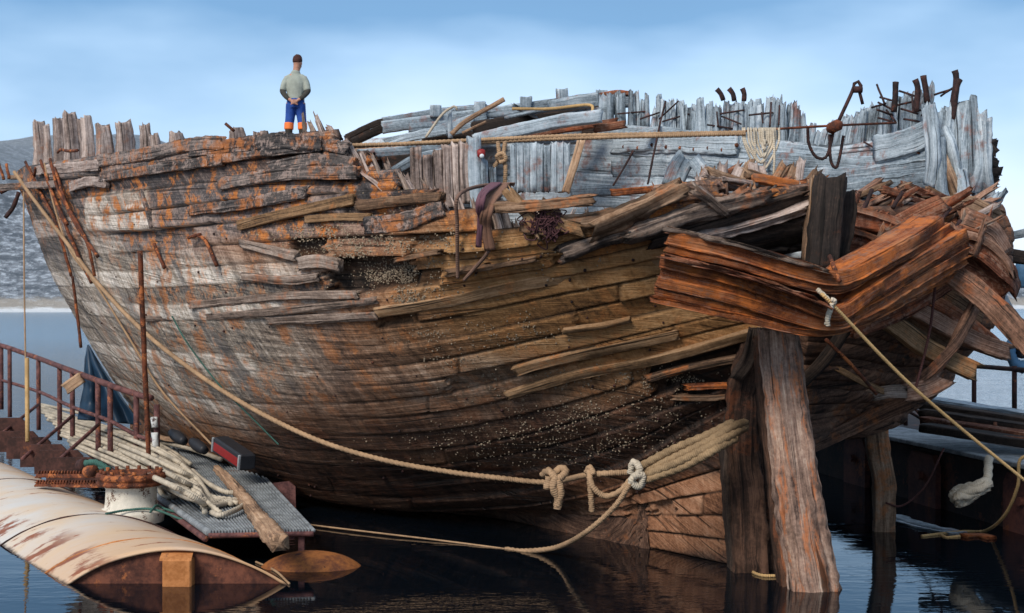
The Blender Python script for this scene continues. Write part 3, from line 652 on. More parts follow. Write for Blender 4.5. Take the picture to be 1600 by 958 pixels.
# planks and splinters of the broken port side amidships
for mat, pts, h_, off in (('brown', [(930,352),(1000,322),(1060,292)], .16, .10), ('gb', [(880,392),(1000,352),(1120,322),(1170,300)], .14, .06), ('gb', [(980,360),(1080,326),(1200,300)], .12, .10), ('black', [(1020,372),(1120,342),(1260,305)], .15, .05),
        ('pink', [(1060,366),(1160,346),(1262,318)], .09, .10), ('black', [(1110,385),(1190,372),(1262,358)], .26, .02), ('brown', [(780,322),(850,316),(925,307)], .08, .15), ('brown', [(820,352),(900,345),(960,335)], .12, .05),
        ('gb', [(1078,288),(1102,304),(1124,320)], .08, .16), ('mud', [(800,300),(830,335),(850,360)], .1, .1), ('mud', [(850,320),(880,345),(905,352)], .12, .08), ):
    hplank('plank', mat, pts, h_ * .9, .07, off=off * .8, rough=.02, crack=.9, step=.03, jag=(.1, .12), nc=28)
rs = np.random.RandomState(4)
def splint(x, y, dx, dy, D, wpx, mat, dep=.08):
    w_ = wpx / F * D
    beam('broken_frame', mat, [(x, y, D), (x + dx * .5 + rs.uniform(-2, 2), y + dy * .5, D + .03), (x + dx, y + dy, D + .08)], w_, dep, up=(.2, -.97, .1), jag=(.01, .09), rough=.012, step=.03, nc=12, taper=(1, rs.uniform(.35, .85)))
for k in range(64):       # torn frames fanning up to the right
    x = 480 + k * 5.2 + rs.uniform(-4, 4); ty = np.interp(x, TR[:, 0], TR[:, 1])
    D = on_hull(x, ty + 12)[1] + .10 + rs.uniform(0, .25)
    lean = np.interp(x, [480, 560, 650, 800], [-16, -30, -26, -12]) + rs.uniform(-7, 7); h_ = rs.uniform(24, 66)
    splint(x, ty + 26, lean, -h_, D, rs.uniform(5, 13), rs.choice(['pink', 'pink', 'gb']))
for k in range(60):
    x = 800 + k * 8 + rs.uniform(-5, 5); ty = np.interp(x, TR[:, 0], TR[:, 1]); D = on_hull(x, ty + 10)[1] + .15 + rs.uniform(0, .3)
    splint(x, ty + 22, rs.uniform(-26, 26), -rs.uniform(8, 32), D, rs.uniform(3, 12), rs.choice(['brown', 'gb', 'pink', 'pb']))
for (x, y0, y1, wpx) in ((651,330,232,17),(668,322,245,14),(684,322,238,15),(699,325,228,15),(713,322,226,13),(726,318,222,15),(741,325,214,20),(757,318,252,12),(770,322,262,11)):
    D = 13.3; beam('frame', 'pale' if x > 735 else 'pink', [(x + 3, y0, D), (x, (y0 + y1) / 2, D), (x - 1, y1, D)], wpx / F * D, .09, up=(.2, -.98, 0), jag=(.01, .04), rough=.01, step=.03)
# ---- starboard bulwark seen over the broken side
TT = np.array([(930,150),(960,143),(1000,150),(1060,160),(1150,160),(1238,158),(1246,172),(1262,185),(1285,190),(1310,182),(1340,172),(1370,165),(1400,150),(1430,142),(1450,134),(1470,160),(1500,158),(1520,152)])
x = 938.0; back = 0
while x < 1448 or back == 0:
    if x >= 1448: x = 938.0; back = 1
    D = Ds(x) + .05 + rs.uniform(-.05, .1) + .16 * back; wpx = rs.choice([4, 6, 8, 9, 11, 14]) * rs.uniform(.8, 1.15); ty = np.interp(x, TT[:, 0], TT[:, 1]) + rs.uniform(-5, 8) + (12 if rs.rand() < .1 else 0)
    if 1262 < x < 1285: ty = 205 + rs.uniform(0, 10)
    lean = np.interp(x, [930, 1250, 1320, 1450], [-1, 3, 12, 6]) + rs.uniform(-5, 5); by = np.interp(x, [930, 1160, 1300, 1450], [215, 225, 250, 225])
    beam('bulwark_timber', rs.choice(['pale', 'pale', 'grey']), [(x, by + 12, D), (x + lean * .5, (by + ty) / 2, D), (x + lean, ty, D + .04)], wpx / F * D, .12, up=(.3, -.95, 0), jag=(.01, .07), rough=.016, step=.04, nc=12, taper=(1, rs.uniform(.45, .95)))
    x += wpx * .92 + (rs.uniform(4, 16) if back else 0)
# heavy clamp beams on the inside of the bulwark
for mat, pts, h_, dd in (('pale', [(960,225),(1050,224),(1155,228)], .26, -.15), ('grey', [(900,214),(960,205),(1060,212)], .12, -.1), ('pale', [(1200,250),(1300,252),(1380,258),(1456,242)], .19, -.16), ('pale', [(1370,235),(1420,222),(1460,205)], .3, -.2),
        ('grey', [(1205,275),(1320,278),(1455,262)], .22, -.2), ('grey', [(1290,300),(1380,292),(1468,280)], .20, -.3), ('grey', [(960,262),(1060,262),(1180,275)], .28, -.1), ('pale', [(1080,300),(1140,272),(1200,262)], .12, -.6), ('grey', [(895,300),(980,297),(1080,302)], .15, -.2)):
    part('clamp_beam', mat, lambda m: timber(m, [P(x_, y_, Ds(x_) + dd) for x_, y_ in pts], .10, h_, rough=.014, step=.06, jag=(.06, .06), nc=20))
for px_, py_ in [(x_, 232 + rs.uniform(-6, 6)) for x_ in range(975, 1155, 22)] + [(612, 190), (640, 189), (668, 186), (760, 178), (832, 172), (868, 170)] + [(x_, rs.uniform(212, 245)) for x_ in range(1380, 1450, 14)]:
    D = Ds(px_) - .21; part('bolt', 'rust', lambda m: tube(m, [P(px_, py_, D + .1), P(px_, py_, D - .02)], .028, nc=7, step=.03))
# grey vertical boards (a door in the side) and its prop
for k in range(9):
    x = 802 + k * 10.5; beam('door_board', 'grey' if k % 3 else 'pale', [(x, 300, 18.2), (x, 222 + rs.uniform(0, 5), 18.2)], .083, .05, up=(0, -1, 0), step=.1, rough=.005)
beam('prop', 'drift', [(884,302,17.6),(896,262,17.6),(909,218,17.6)], .10, .10, step=.05, up=(0, -1, 0))
# heap of beams on the fore part of the starboard side
for mat, pts, D, h_, dp in (('pale', [(598,200),(700,186),(830,168),(945,152)], 21.5, .17, .2), ('grey', [(600,190),(680,178),(760,170)], 21.9, .12, .2), ('black', [(540,216),(580,196),(610,186)], 22.5, .09, .1), ('black', [(548,222),(600,200),(640,190)], 22, .12, .1),
        ('grey', [(600,222),(680,205),(740,186)], 21, .12, .1), ('pale', [(590,232),(650,214),(720,204)], 20.8, .08, .08), ('black', [(660,214),(740,208),(800,196)], 21, .16, .1), ('grey', [(700,208),(780,190),(850,178)], 20.6, .12, .1),
        ('pale', [(743,220),(800,206),(870,190),(940,180)], 18.6, .17, .2), ('redbrown', [(800,216),(880,204),(965,190)], 19, .08, .1), ('black', [(740,200),(830,186),(940,176)], 20.3, .18, .1), ('pale', [(790,185),(850,172),(930,164)], 20, .05, .12),
        ('redbrown', [(930,200),(960,196),(975,194)], 18.8, .1, .1), ('grey', [(560,240),(640,236),(735,230)], 18.0, .12, .1), ('black', [(600,258),(700,246),(740,240)], 17.0, .18, .1), ('grey', [(610,272),(650,250),(705,236)], 15.5, .1, .08), ('grey', [(820,215),(850,214),(905,212)], 19.2, .2, .1),
        ('grey', [(860,168),(920,158),(985,158)], 20.6, .2, .2), ('grey', [(640,200),(700,196),(760,186)], 21.2, .15, .15), ('black', [(760,214),(840,204),(930,198)], 19.6, .2, .2), ('grey', [(840,196),(900,180),(960,172)], 20.1, .12, .12), ('pale', [(1000,210),(1030,204),(1090,208)], 18.9, .08, .1),
        ('pale', [(800,165),(830,182),(856,196)], 20.2, .02, .35), ('redbrown', [(940,150),(965,146),(985,148)], 20.2, .06, .1)):
    part('beam', mat, lambda m: timber(m, [P(a, b, D) for a, b in pts], dp, h_, step=.06, jag=(.05, .06), rough=.014, nc=18))
for x, y in ((681, 172), (821, 158), (878, 146), (940, 148), (750, 166)):
    beam('bollard_head', 'grey', [(x, y + 12, 21.4), (x, y - 6, 21.4)], .17, .17, up=(0, -1, 0), step=.03, rough=.02, jag=(0, .02))
for mat, pts, r in (('grey', [(704,216,19.5),(702,172,19.5)], .035), ('roperaw', [(665,215,19.4),(690,180,19.4),(706,168,19.4),(712,166,19.4),(714,172,19.4)], .018), ('drift', [(705,210,19.3),(730,188,19.3),(788,155,19.3)], .035), ('drift', [(722,208,19.3),(760,190,19.3)], .02), ('ropey', [(800,170,19.2),(860,170,19.2),(920,164,19.2),(926,176,19.1),(933,188,19)], .022)):
    part('pole' if mat != 'ropey' else 'lashing', mat, lambda m: tube(m, [P(*q) for q in pts], r, nc=8, step=.04, rough=.15))
# quarter timbers, bent and bleached
for k, (x0, y0, x1, y1, x2, y2, wpx, mat) in enumerate(((1468,330,1462,250,1470,175,16,'pale'),(1480,335,1478,245,1487,165,15,'pale'),(1496,340,1500,250,1498,165,16,'pale'),(1512,335,1500,290,1512,160,18,'pale'),(1526,330,1520,250,1516,155,15,'grey'),
        (1538,320,1536,240,1530,175,14,'grey'),(1506,330,1488,240,1475,205,11,'pale'),(1520,300,1532,260,1528,210,16,'pale'),(1500,325,1480,275,1456,220,13,'drift'),(1546,310,1540,260,1538,190,10,'grey'),(1490,345,1470,300,1466,215,12,'grey'),
        (1455,290,1459,240,1452,165,13,'pale'),(1530,345,1512,330,1498,270,14,'pale'),(1547,345,1550,325,1566,300,7,'grey'),(1540,340,1545,322,1552,308,7,'pale'))):
    D = 14.5 - .02 * k; beam('quarter_timber', mat, [(x0, y0, D), (x1, y1, D - .1), (x2, y2, D)], wpx / F * D * 1.15, .14, up=(.3, -.95, 0), step=.04, jag=(.02, .06), rough=.018, nc=16)
for x, y, dx, dy in ((1545,235,10,-10),(1545,250,12,8),(1546,268,14,-2),(1540,285,16,-4),(1546,275,8,12),(1548,230,6,14)):
    beam('broken_plank', 'black', [(x - 8, y, 14.8), (x + dx, y + dy, 14.9)], .07, .1, step=.03, jag=(0, .06), rough=.02)
# fittings and spikes on the starboard bulwark
def rods(lst, name='iron_spike', r=.012):
    for q in lst: part(name, 'darkiron', lambda m: tube(m, [P(*a) for a in q], r, nc=6, step=.04, rough=.3))
rods([[(1120,139,18.2),(1126,146,18.2),(1130,157,18.2)],[(1139,138,18),(1145,146,18),(1147,158,18)],[(1160,138,17.8),(1163,146,17.8),(1162,158,17.8)],[(1492,110,14.5),(1494,125,14.5),(1486,185,14.5)],[(1500,124,14.4),(1494,140,14.4),(1489,186,14.4)],[(1430,124,15),(1434,138,15),(1431,175,15)],[(1443,118,15),(1449,160,15)],[(1400,128,15.2),(1397,175,15.2)]], 'iron_knee', .032)
rods([[(x_, y_, Ds(x_)-.12), (x_+dx_, y_+dy_, Ds(x_)-.35)] for x_, y_, dx_, dy_ in
      [(965,178,45,-4),(1000,186,48,-16),(1030,186,30,-28),(1035,190,42,-12),(1125,178,38,-6),(1128,182,30,12),(1105,195,40,6),(1170,180,38,-4),(1120,175,2,22),(1190,176,2,16),(1205,160,-2,38),(1218,165,-1,30),(1370,132,12,30),(1372,160,28,14),(1375,152,22,6),(1400,165,34,-8),(1405,142,30,10),(1408,170,26,8),(1425,150,2,26),(1460,148,26,-8),(1395,180,-24,-8),(1360,245,26,-10),(1350,222,18,10),(1362,168,22,-6),(1436,172,20,2),(1470,150,18,-12),(1385,172,14,18),(1372,184,22,6),(1440,180,16,4),(1412,186,24,4)]])
rods([[(1040,158,19),(1030,200,18.8),(1012,288,18.5)],[(990,235,18.8),(975,262,18.8),(958,290,18.7)]], 'iron_rod', .014)

# ---- stern: centre post, rudder, stern timbers
beam('stern_timber', 'black', [(1296,280,11.75),(1290,340,11.7),(1284,420,11.7)], .24, .22, up=(0, -1, 0), step=.04, rough=.03, jag=(.06, .04), nc=20)
beam('stern_timber', 'black', [(1322,300,11.9),(1318,350,11.9),(1306,420,11.9)], .12, .2, up=(0, -1, 0), step=.04, rough=.025, jag=(.06, .04), nc=20)
beam('stern_timber', 'brown', [(1272,278,11.9),(1268,340,11.9),(1262,410,11.9)], .08, .2, up=(0, -1, 0), step=.04, rough=.025, jag=(.06, .04), nc=20)
SL = [11.35, 11.2, 11.15, 11.2, 11.4, 11.9, 12.4]
ARMS = [([(1048,370),(1150,394),(1240,424),(1296,436),(1345,412),(1410,374),(1448,348)], .12, .0), ([(1046,388),(1150,412),(1240,440),(1294,450),(1343,424),(1410,388),(1462,356)], .08, .02),
        ([(1040,408),(1150,436),(1240,470),(1293,490),(1342,456),(1415,410),(1488,368)], .11, -.03), ([(1036,426),(1150,454),(1240,486),(1292,499),(1342,470),(1415,424),(1490,382)], .10, .0),
        ([(1032,441),(1150,468),(1238,496),(1290,506),(1342,480),(1415,436),(1490,394)], .09, -.03), ([(1027,455),(1150,482),(1236,505),(1286,512),(1338,489),(1412,450),(1486,406)], .08, .0), ([(1022,466),(1150,494),(1230,514),(1280,518),(1332,500),(1400,464),(1466,430)], .05, -.03)]
part('transom_timber', 'black', lambda m: timber(m, [P(1150,425,11.75), P(1240,452,11.65), P(1292,472,11.6), P(1345,440,11.8)], .2, .25, rough=.02, step=.05))  # black backing piece, painted shade for the gap between the stern beams
part('transom_lip', 'gb', lambda m: timber(m, [P(1050,361,11.4), P(1150,383,11.22), P(1240,411,11.15), P(1290,424,11.15)], .34, .035, rough=.02, step=.03, jag=(.05, .05), nc=20))
part('transom_lip', 'redbrown', lambda m: timber(m, [P(1044,397,11.3), P(1150,424,11.12), P(1240,457,11.05), P(1288,478,11.05)], .34, .035, rough=.025, step=.03, jag=(.05, .05), nc=20))
for k, (pts, h_, o_) in enumerate(ARMS):
    mat = 'orange'
    part('transom_timber', mat, lambda m: timber(m, [P(a, b, SL[i] + o_ + .02 * k) for i, (a, b) in enumerate(pts)], .30, h_, rough=.009, step=.025, jag=(.03, .05), nc=40, sq=.13))
# upper pink-brown lip pieces
hp = lambda n, mat, pts, h_, dp, **k: part(n, mat, lambda m: timber(m, [P(*q) for q in pts], dp, h_, rough=.009, sq=.14, step=.035, jag=(.07, .11), nc=32, **k))
hp('plank', 'redbrown', [(1050,362,11.45),(1150,384,11.3),(1270,418,11.25)], .04, .34)
# rudder and sternpost
part('rudder', 'rudder', lambda m: timber(m, [P(a, b, D) for a, b, D in ((1214,512,12.0),(1228,640,12.02),(1248,780,12.08),(1278,960,12.2))], .36, .30, up=(0, -1, 0), rough=.035, crack=.9, step=.03, jag=(.05, .05), nc=44, taper=(.86, 1.15), sq=.5))
part('rudder_cheek', 'darkpost', lambda m: timber(m, [P(a, b, D) for a, b, D in ((1192,530,12.35),(1202,640,12.3),(1222,780,12.3),(1246,960,12.35))], .20, .22, up=(0, -1, 0), rough=.03, crack=1, step=.03, jag=(.05, .05), nc=28, taper=(.8, 1.2), sq=.5))
part('sternpost', 'darkpost', lambda m: timber(m, [P(1190,520,12.7), P(1165,600,12.8), P(1158,690,12.85), P(1168,800,12.9), P(1170,950,12.95)], .26, .24, up=(0, -1, 0), rough=.045, step=.04, jag=(.05, .05), nc=28, crack=1))
part('deadwood', 'darkpost', lambda m: timber(m, [P(1196,560,12.85), P(1200,700,12.95), P(1206,960,13.0)], .5, .12, up=(0, -1, 0), rough=.03, step=.04, jag=(.05, .05), nc=24))
part('sternpost', 'black', lambda m: timber(m, [P(1150,640,12.95), P(1140,720,13.0), P(1146,820,13.05), P(1155,950,13.1)], .16, .24, up=(0, -1, 0), rough=.03, step=.05, jag=(.05, .05), nc=20))
beam('strut', 'black', [(1180,515,12.4),(1170,560,12.5),(1150,590,12.6)], .1, .1, up=(0, -1, 0), rough=.02)
# starboard quarter: sprung planks fanning out
for n, mat, pts, h_, dp in (
        ('sprung_plank','mud',[(1335,470,12.6),(1400,508,12.62),(1450,545,12.65),(1523,580,12.7)],.16,.16),('sprung_plank','pb',[(1372,452,12.75),(1450,497,12.8),(1510,528,12.85),(1570,550,12.9)],.15,.2),
        ('sprung_plank','brown',[(1352,468,12.85),(1430,512,12.9),(1490,548,12.95)],.12,.1),('sprung_plank','redbrown',[(1400,446,13.0),(1470,478,13),(1530,520,13.1),(1562,548,13.2)],.12,.12),('sprung_plank','brown',[(1420,430,13.1),(1480,458,13.1),(1530,492,13.2)],.16,.1),
        ('sprung_plank','pb',[(1470,416,12.5),(1520,450,12.4),(1562,488,12.3),(1612,540,12.1)],.19,.07),('sprung_plank','redbrown',[(1487,372,12.75),(1530,390,12.75),(1562,425,12.8),(1572,452,12.9)],.20,.22),('sprung_plank','redbrown',[(1484,398,12.85),(1522,415,12.85),(1550,442,12.9),(1556,470,13)],.22,.12),
        ('sprung_plank','pb',[(1484,362,12.7),(1522,372,12.7),(1552,396,12.75),(1568,425,12.8)],.07,.24),('sprung_plank','mud',[(1312,578,12.7),(1345,596,12.7),(1378,612,12.8)],.05,.05),
        ('strut','pb',[(1375,616,12.9),(1420,606,12.8),(1458,580,12.6),(1491,540,12.5),(1524,478,12.6)],.085,.08),('broken_log','pb',[(1418,614,12.75),(1445,608,12.7),(1472,594,12.7)],.16,.14),('broken_log','gb',[(1365,618,12.9),(1395,612,12.8),(1420,612,12.75)],.11,.12),
        ('sprung_plank','wetred',[(1260,697,13.1),(1340,662,13.3),(1420,628,13.2)],.14,.08),('sprung_plank','black',[(1250,600,12.8),(1290,560,12.7),(1330,500,12.6)],.1,.1),
        ('transom_plank','orange',[(1318,505,12.0),(1400,470,12.3),(1492,424,12.7)],.12,.12),('transom_plank','redbrown',[(1330,518,12.3),(1410,486,12.5),(1480,444,12.8)],.12,.1),('transom_plank','redbrown',[(1400,420,12.2),(1450,398,12.4),(1495,378,12.7)],.28,.12),('transom_end','pb',[(1478,362,12.45),(1492,382,12.45),(1490,408,12.5)],.16,.16),
        ('beam','redbrown',[(1325,338,12.5),(1385,352,12.6),(1425,368,12.7)],.17,.14),('beam','pb',[(1322,325,12.5),(1370,340,12.6),(1420,362,12.7)],.05,.22),('beam','redbrown',[(1315,385,12.2),(1350,392,12.3),(1385,398,12.4)],.2,.14),('beam','pb',[(1318,362,12.2),(1350,372,12.3),(1395,392,12.4)],.05,.2),
        ('beam','redbrown',[(1370,372,12.9),(1430,338,12.9),(1472,318,12.9)],.18,.1),('beam','pb',[(1500,345,13.0),(1540,362,13.1),(1562,392,13.2)],.24,.12),('beam','brown',[(1470,330,13.3),(1510,326,13.4),(1550,345,13.4)],.25,.12)):
    hp(n, mat, pts, h_, dp)
# heap of broken wood between the stern post and the starboard quarter
for k in range(100):
    x = rs.uniform(1310, 1545); y = rs.uniform(300, 372) + max(0, (x - 1480)) * .25; D = 12.7 + rs.uniform(-.2, .9) + (372 - y) * .012
    a_ = rs.choice([R(-38), R(-32), R(24), R(30), R(24), R(-70)]) + rs.uniform(-.14, .14); l = rs.uniform(14, 42)
    beam('broken_plank', rs.choice(['brown', 'redbrown', 'pb', 'pink', 'redbrown', 'gb', 'pb']), [(x - math.cos(a_) * l, y - math.sin(a_) * l * .8, D), (x + math.cos(a_) * l, y + math.sin(a_) * l * .8, D + rs.uniform(-.3, .3))], rs.uniform(.03, .12), rs.uniform(.015, .06), step=.05, jag=(.05, .09), rough=.015, nc=12)
for k in range(52):      # the same inside the port quarter
    x = rs.uniform(1090, 1275); y = rs.uniform(278, 312); D = 12.4 + rs.uniform(0, 1.5); a_ = rs.uniform(-.9, .5); l = rs.uniform(18, 44)
    beam('broken_plank', rs.choice(['brown', 'redbrown', 'grey', 'pink', 'orange']), [(x - math.cos(a_) * l, y - math.sin(a_) * l * .7, D), (x + math.cos(a_) * l, y + math.sin(a_) * l * .7, D + .2)], rs.uniform(.03, .08), rs.uniform(.03, .08), step=.05, jag=(.05, .09), rough=.015, nc=12)
beam('beam', 'orange', [(1140,286,14.5),(1200,288,14.4),(1262,288,14.3)], .1, .09, jag=(.03, .03)); beam('beam', 'orange', [(955,300,14.6),(1010,296,14.6),(1060,292,14.6)], .1, .07)
beam('beam', 'grey', [(1050,290,13.8),(1062,262,13.8),(1072,247,13.8)], .2, .14, up=(0, -1, 0)); beam('beam', 'grey', [(1085,250,13.7),(1112,282,13.6)], .14, .1, up=(0, -1, 0))
for k in range(14):
    x = 1090 + k * 13; beam('broken_frame', rs.choice(['brown', 'pink']), [(x, 290, 13.2), (x + rs.uniform(-6, 20), 262 + rs.uniform(-8, 8), 13.3)], rs.uniform(.05, .1), .08, up=(0, -1, 0), jag=(0, .08), rough=.014, step=.03)
# iron straps hanging down the bow and staples on the planking
for pts in ([(46,252),(70,300),(95,350),(118,430)],[(70,250),(92,310),(112,350)],[(85,248),(100,300),(140,370),(155,430)],[(92,262),(120,340),(160,400)],[(100,330),(130,400),(150,440)],[(62,262),(60,275)],[(120,430),(126,480),(133,540)],[(6,252),(14,280)],[(18,256),(22,278)]):
    q = [on_hull(max(a, 45), b, .06) + (np.array([(a - 45) / F * 22, 0, 0]) if a < 45 else 0) for a, b in pts]
    part('iron_strap', 'rust', lambda m: tube(m, q, .022, nc=6, step=.06, rough=.5))
for pts in ([(246,380),(254,400),(262,418)],[(315,368),(325,374),(338,400),(344,415)],[(300,371),(318,366)],[(95,238),(100,234),(112,236),(126,235)]):
    q = [on_hull(a, b, .04) for a, b in pts]; part('iron_staple', 'rust', lambda m: tube(m, q, .02, nc=6, step=.05, rough=.3))
part('iron_spike', 'rust', lambda m: tube(m, [P(352,193,15.6), P(366,205,15.6)], .018, nc=6)); part('iron_spike', 'rust', lambda m: tube(m, [P(1296,400,11.2), P(1312,440,11.0)], .018, nc=6))
for q in ([(30,300),(20,325),(8,340)], [(0,300),(20,292)]): part('iron_strap', 'darkiron', lambda m: tube(m, [P(a, b, 21.8) for a, b in q], .035, nc=6, rough=.4))
part('tie_rod', 'ropered', lambda m: tube(m, [P(1462,440,12.4), P(1452,520,12.4), P(1430,610,12.4)], .012, nc=6)); part('tie_rod', 'rust', lambda m: tube(m, [P(1290,530,12.4), P(1330,570,12.5), P(1370,616,12.6)], .016, nc=6))
# rusty heads of the bolts that hold the rail iron
rods([[(1490+0,360,12.8),(1500,345,12.9)],[(1470,345,12.8),(1485,325,12.9)],[(1350,330,12.9),(1362,296,13)],[(1395,325,12.9),(1410,300,13)],[(1340,350,12.7),(1352,318,12.8)]], 'iron_spike', .02)

# ------------------------------------------------------------------ ropes and rigging left on the wreck
def rope(name, label, mat, paths, r, rp=.32, pitch=None, step=None, cat='rope', group=None, nc=10):
    mb = MB()
    for q in paths: tube(mb, q, r, nc=nc, step=step or r * .55, rope=rp, pitch=pitch or r * 7)
    return tag(mb.build(name, M[mat]), label, cat, group)
def HP(l, off=.06): return [on_hull(a, b, off) for a, b in l]
mainp = HP([(30,268),(60,310),(110,375),(160,440),(230,512),(310,575),(400,632),(500,680),(600,710),(700,728),(780,738),(860,745)], .07)
endp = [P(920,742,12.9), P(985,738,12.75)]
rope('mooring_rope', 'thick tan rope draped down the whole side of the wreck from bow to stern', 'rope', [mainp + endp + [P(1010,735,12.65)]], .026)
rope('hanging_rope', 'thin pale rope running straight down the bow beside the thick tan rope', 'rope', [HP([(75,255),(90,320),(115,390),(160,450),(210,530),(260,610),(335,690)], .05)], .013)
rope('green_line', 'thin green line slanting down the grey planking amidships', 'ropegrn', [HP([(275,492),(300,535),(350,600),(400,650),(440,690)], .05)], .009)
slg = [[P(1005,738,12.6), P(1060,712,12.35), P(1110,688,12.2), P(1142,668,12.3), P(1165,660,12.5)], [P(1002,744,12.58), P(1060,722,12.3), P(1110,697,12.15), P(1142,680,12.25), P(1165,668,12.5)], [P(990,735,12.62), P(1050,703,12.4), P(1105,680,12.25), P(1145,660,12.35)], [P(1008,750,12.55), P(1070,728,12.28), P(1115,704,12.12), P(1150,685,12.3)]]
rope('rope_sling', 'bundle of mossy tan ropes slung under the stern to the rudder', 'moss', slg, .036)
rope('rope_knot', 'big knot with a frayed hanging tail on the thick rope', 'rope', [[P(848,742,12.95), P(858,736,12.85), P(870,748,12.8), P(884,738,12.85), P(876,732,12.95), P(860,748,12.9)], [P(868,745,12.8), P(864,762,12.78), P(872,780,12.8), P(871,796,12.8)], [P(858,745,12.82), P(854,765,12.8)], [P(872,750,12.8), P(876,770,12.79), P(870,792,12.8)]], .034, cat='knot')
rope('rope_loop', 'slack loop of rope hanging under the sling', 'rope', [[P(920,735,12.8), P(926,760,12.7), P(945,775,12.7), P(968,768,12.65), P(985,750,12.6)], [P(921,745,12.78), P(923,770,12.76), P(925,800,12.78)], [P(916,738,12.85), P(922,730,12.8), P(928,742,12.75)]], .026, cat='rope')
rope('rope_knot', 'pale knot where the sling meets the rising rope', 'roperaw', [[P(985,740,12.6), P(990,722,12.55), P(1000,735,12.5), P(986,752,12.5), P(1000,760,12.52), P(1004,742,12.5), P(988,745,12.48)]], .032, cat='knot')
zw = lambda px, py: P(px, py, (H - .01) * F / (py - HY))
rope('mooring_rope', 'rope dipping from the stern sling into the dark water', 'rope', [[P(985,755,12.5), P(960,792,12.6), P(915,832,12.9), P(870,855,13.6), P(820,861,13.9), P(790,858,14.05)]], .024)
rope('floating_line', 'thin tan line running left across the dark water under the hull', 'rope', [[P(800,859,14.0), P(700,846,14.4), P(600,834,14.8), P(500,822,15.3), P(430,812,15.8)]], .009)
rope('mooring_rope', 'pair of straight tan ropes stretched level across the open hull', 'rope', [[P(548,227,14.0), P(740,222,13.8), P(900,216,13.6), P(1165,209,13.4)], [P(548,229,14.02), P(740,219,13.78), P(900,212,13.6), P(1050,209,13.5), P(1165,207,13.4)]], .019)
rope('iron_bar', 'long thin rusty bar running level to the starboard quarter', 'rust', [[P(1160,205,13.6), P(1290,197,13.8), P(1400,192,14.3)]], .012, rp=0, cat='bar')
q = []
for k in range(8):
    a0 = 1160 + k * 5 + rs.uniform(-2, 2); a1 = 1216 - k * 3 + rs.uniform(-2, 2); dp = 262 - k * 5 + rs.uniform(-5, 5)
    q.append([P(a0, 200, 13.45), P(a0 + 2, 222, 13.4), P((a0 * .7 + a1 * .3), dp - 10, 13.36), P((a0 + a1) / 2, dp, 13.33), P((a0 * .3 + a1 * .7), dp - 9, 13.36), P(a1 - 1, 224, 13.4), P(a1, 200, 13.45)])
for a0, b0 in ((1192, 285), (1208, 275), (1178, 270)): q.append([P(a0, 200, 13.4), P(a0 + 2, 240, 13.36), P(a0 + rs.uniform(-5, 5), b0, 13.35)])
rope('rope_tangle', 'pale tangle of rope ends hanging from the level ropes', 'roperaw', q, .011, step=.02)
rope('rope_loop', 'tan rope loop hanging with long eye from the level ropes', 'rope', [[P(778,222,13.6), P(780,248,13.55), P(772,262,13.5), P(772,284,13.5)], [P(789,222,13.6), P(787,246,13.55), P(790,262,13.5), P(789,286,13.5)], [P(780,250,13.5), P(776,244,13.48), P(786,240,13.48), P(790,250,13.48), P(780,254,13.48)]], .02)
rope('pulley_rope', 'dark chain sling hanging in a loop on the grey bulwark', 'darkiron', [[P(1262,200,13.8), P(1264,225,13.8), P(1275,245,13.8), P(1290,246,13.8), P(1298,225,13.8), P(1303,200,13.8)], [P(1296,210,13.8), P(1298,250,13.8), P(1306,262,13.8), P(1312,245,13.8), P(1318,212,13.8)]], .014, rp=.6, pitch=.06, step=.012, cat='chain')
hk = thing('pulley_block', P(1306,200,13.8), 'rusty red pulley block with an iron hook above it on the starboard bulwark', 'pulley')
part('block', 'rust', lambda m: [tube(m, [P(1300,190,13.75), P(1308,206,13.75)], .085, nc=14, step=.02, taper=(.6, 1, 1, .6)), tube(m, [P(1304,198,13.66), P(1304,198,13.84)], .05, nc=12)], hk)
part('hook', 'darkiron', lambda m: [tube(m, [P(1310,190,13.8), P(1332,142,13.8), P(1334,132,13.8), P(1340,127,13.8), P(1345,133,13.8), P(1344,142,13.8)], .018, nc=8), tube(m, [P(1342,140,13.8), P(1348,163,13.8)], .016, nc=8), tube(m, [P(1334,140,13.78), P(1347,140,13.78)], .035, nc=8)], hk)
bl = thing('pulley_block', P(752,241,13.2), 'small red and white pulley block hung at the top of a pale frame', 'pulley')
part('cheek', 'redpaint', lambda m: box(m, P(752,240,13.2), .075, .05, .085, bev=.02), bl); part('sheave', 'white', lambda m: tube(m, [P(753,244,13.15), P(753,244,13.2)], .022, nc=12, step=.02), bl)
def cloth(name, mat, pts, wds, label, cat, th=.03):
    mb = MB(); p, s = even(pts, .025); n = len(p); ww = np.interp(np.linspace(0, 1, n), np.linspace(0, 1, len(wds)), wds); m = 14; X = np.zeros((n, m, 3))
    for j in range(m):
        f = (j / (m - 1) - .5); X[:, j] = p; X[:, j, 0] += f * ww; X[:, j, 1] += .25 * th * np.sin(j * 1.1 + s * 4) + .010 * vn(s * 9, j * .7, 0, 4)
    grid(mb, X, None); o = mb.build(name, M[mat]); q = o.modifiers.new('t', 'SOLIDIFY'); q.thickness = th; return tag(o, label, cat)
sp = lambda a, b, o_: on_hull(a, b, o_)
cloth('strap', 'strapcloth', [P(800,290,13.1), P(786,293,12.9), sp(772,318,.12), sp(766,350,.12), sp(770,383,.1)], [.05, .12, .14, .1, .07], 'frayed brown webbing strap hanging over the broken side', 'strap')
cloth('rag', 'purple', [P(775,288,12.9), sp(768,305,.18), sp(762,340,.16), sp(757,378,.14)], [.10, .09, .05, .03], 'purple rag lying on the brown strap', 'rag', .02)
qn = []
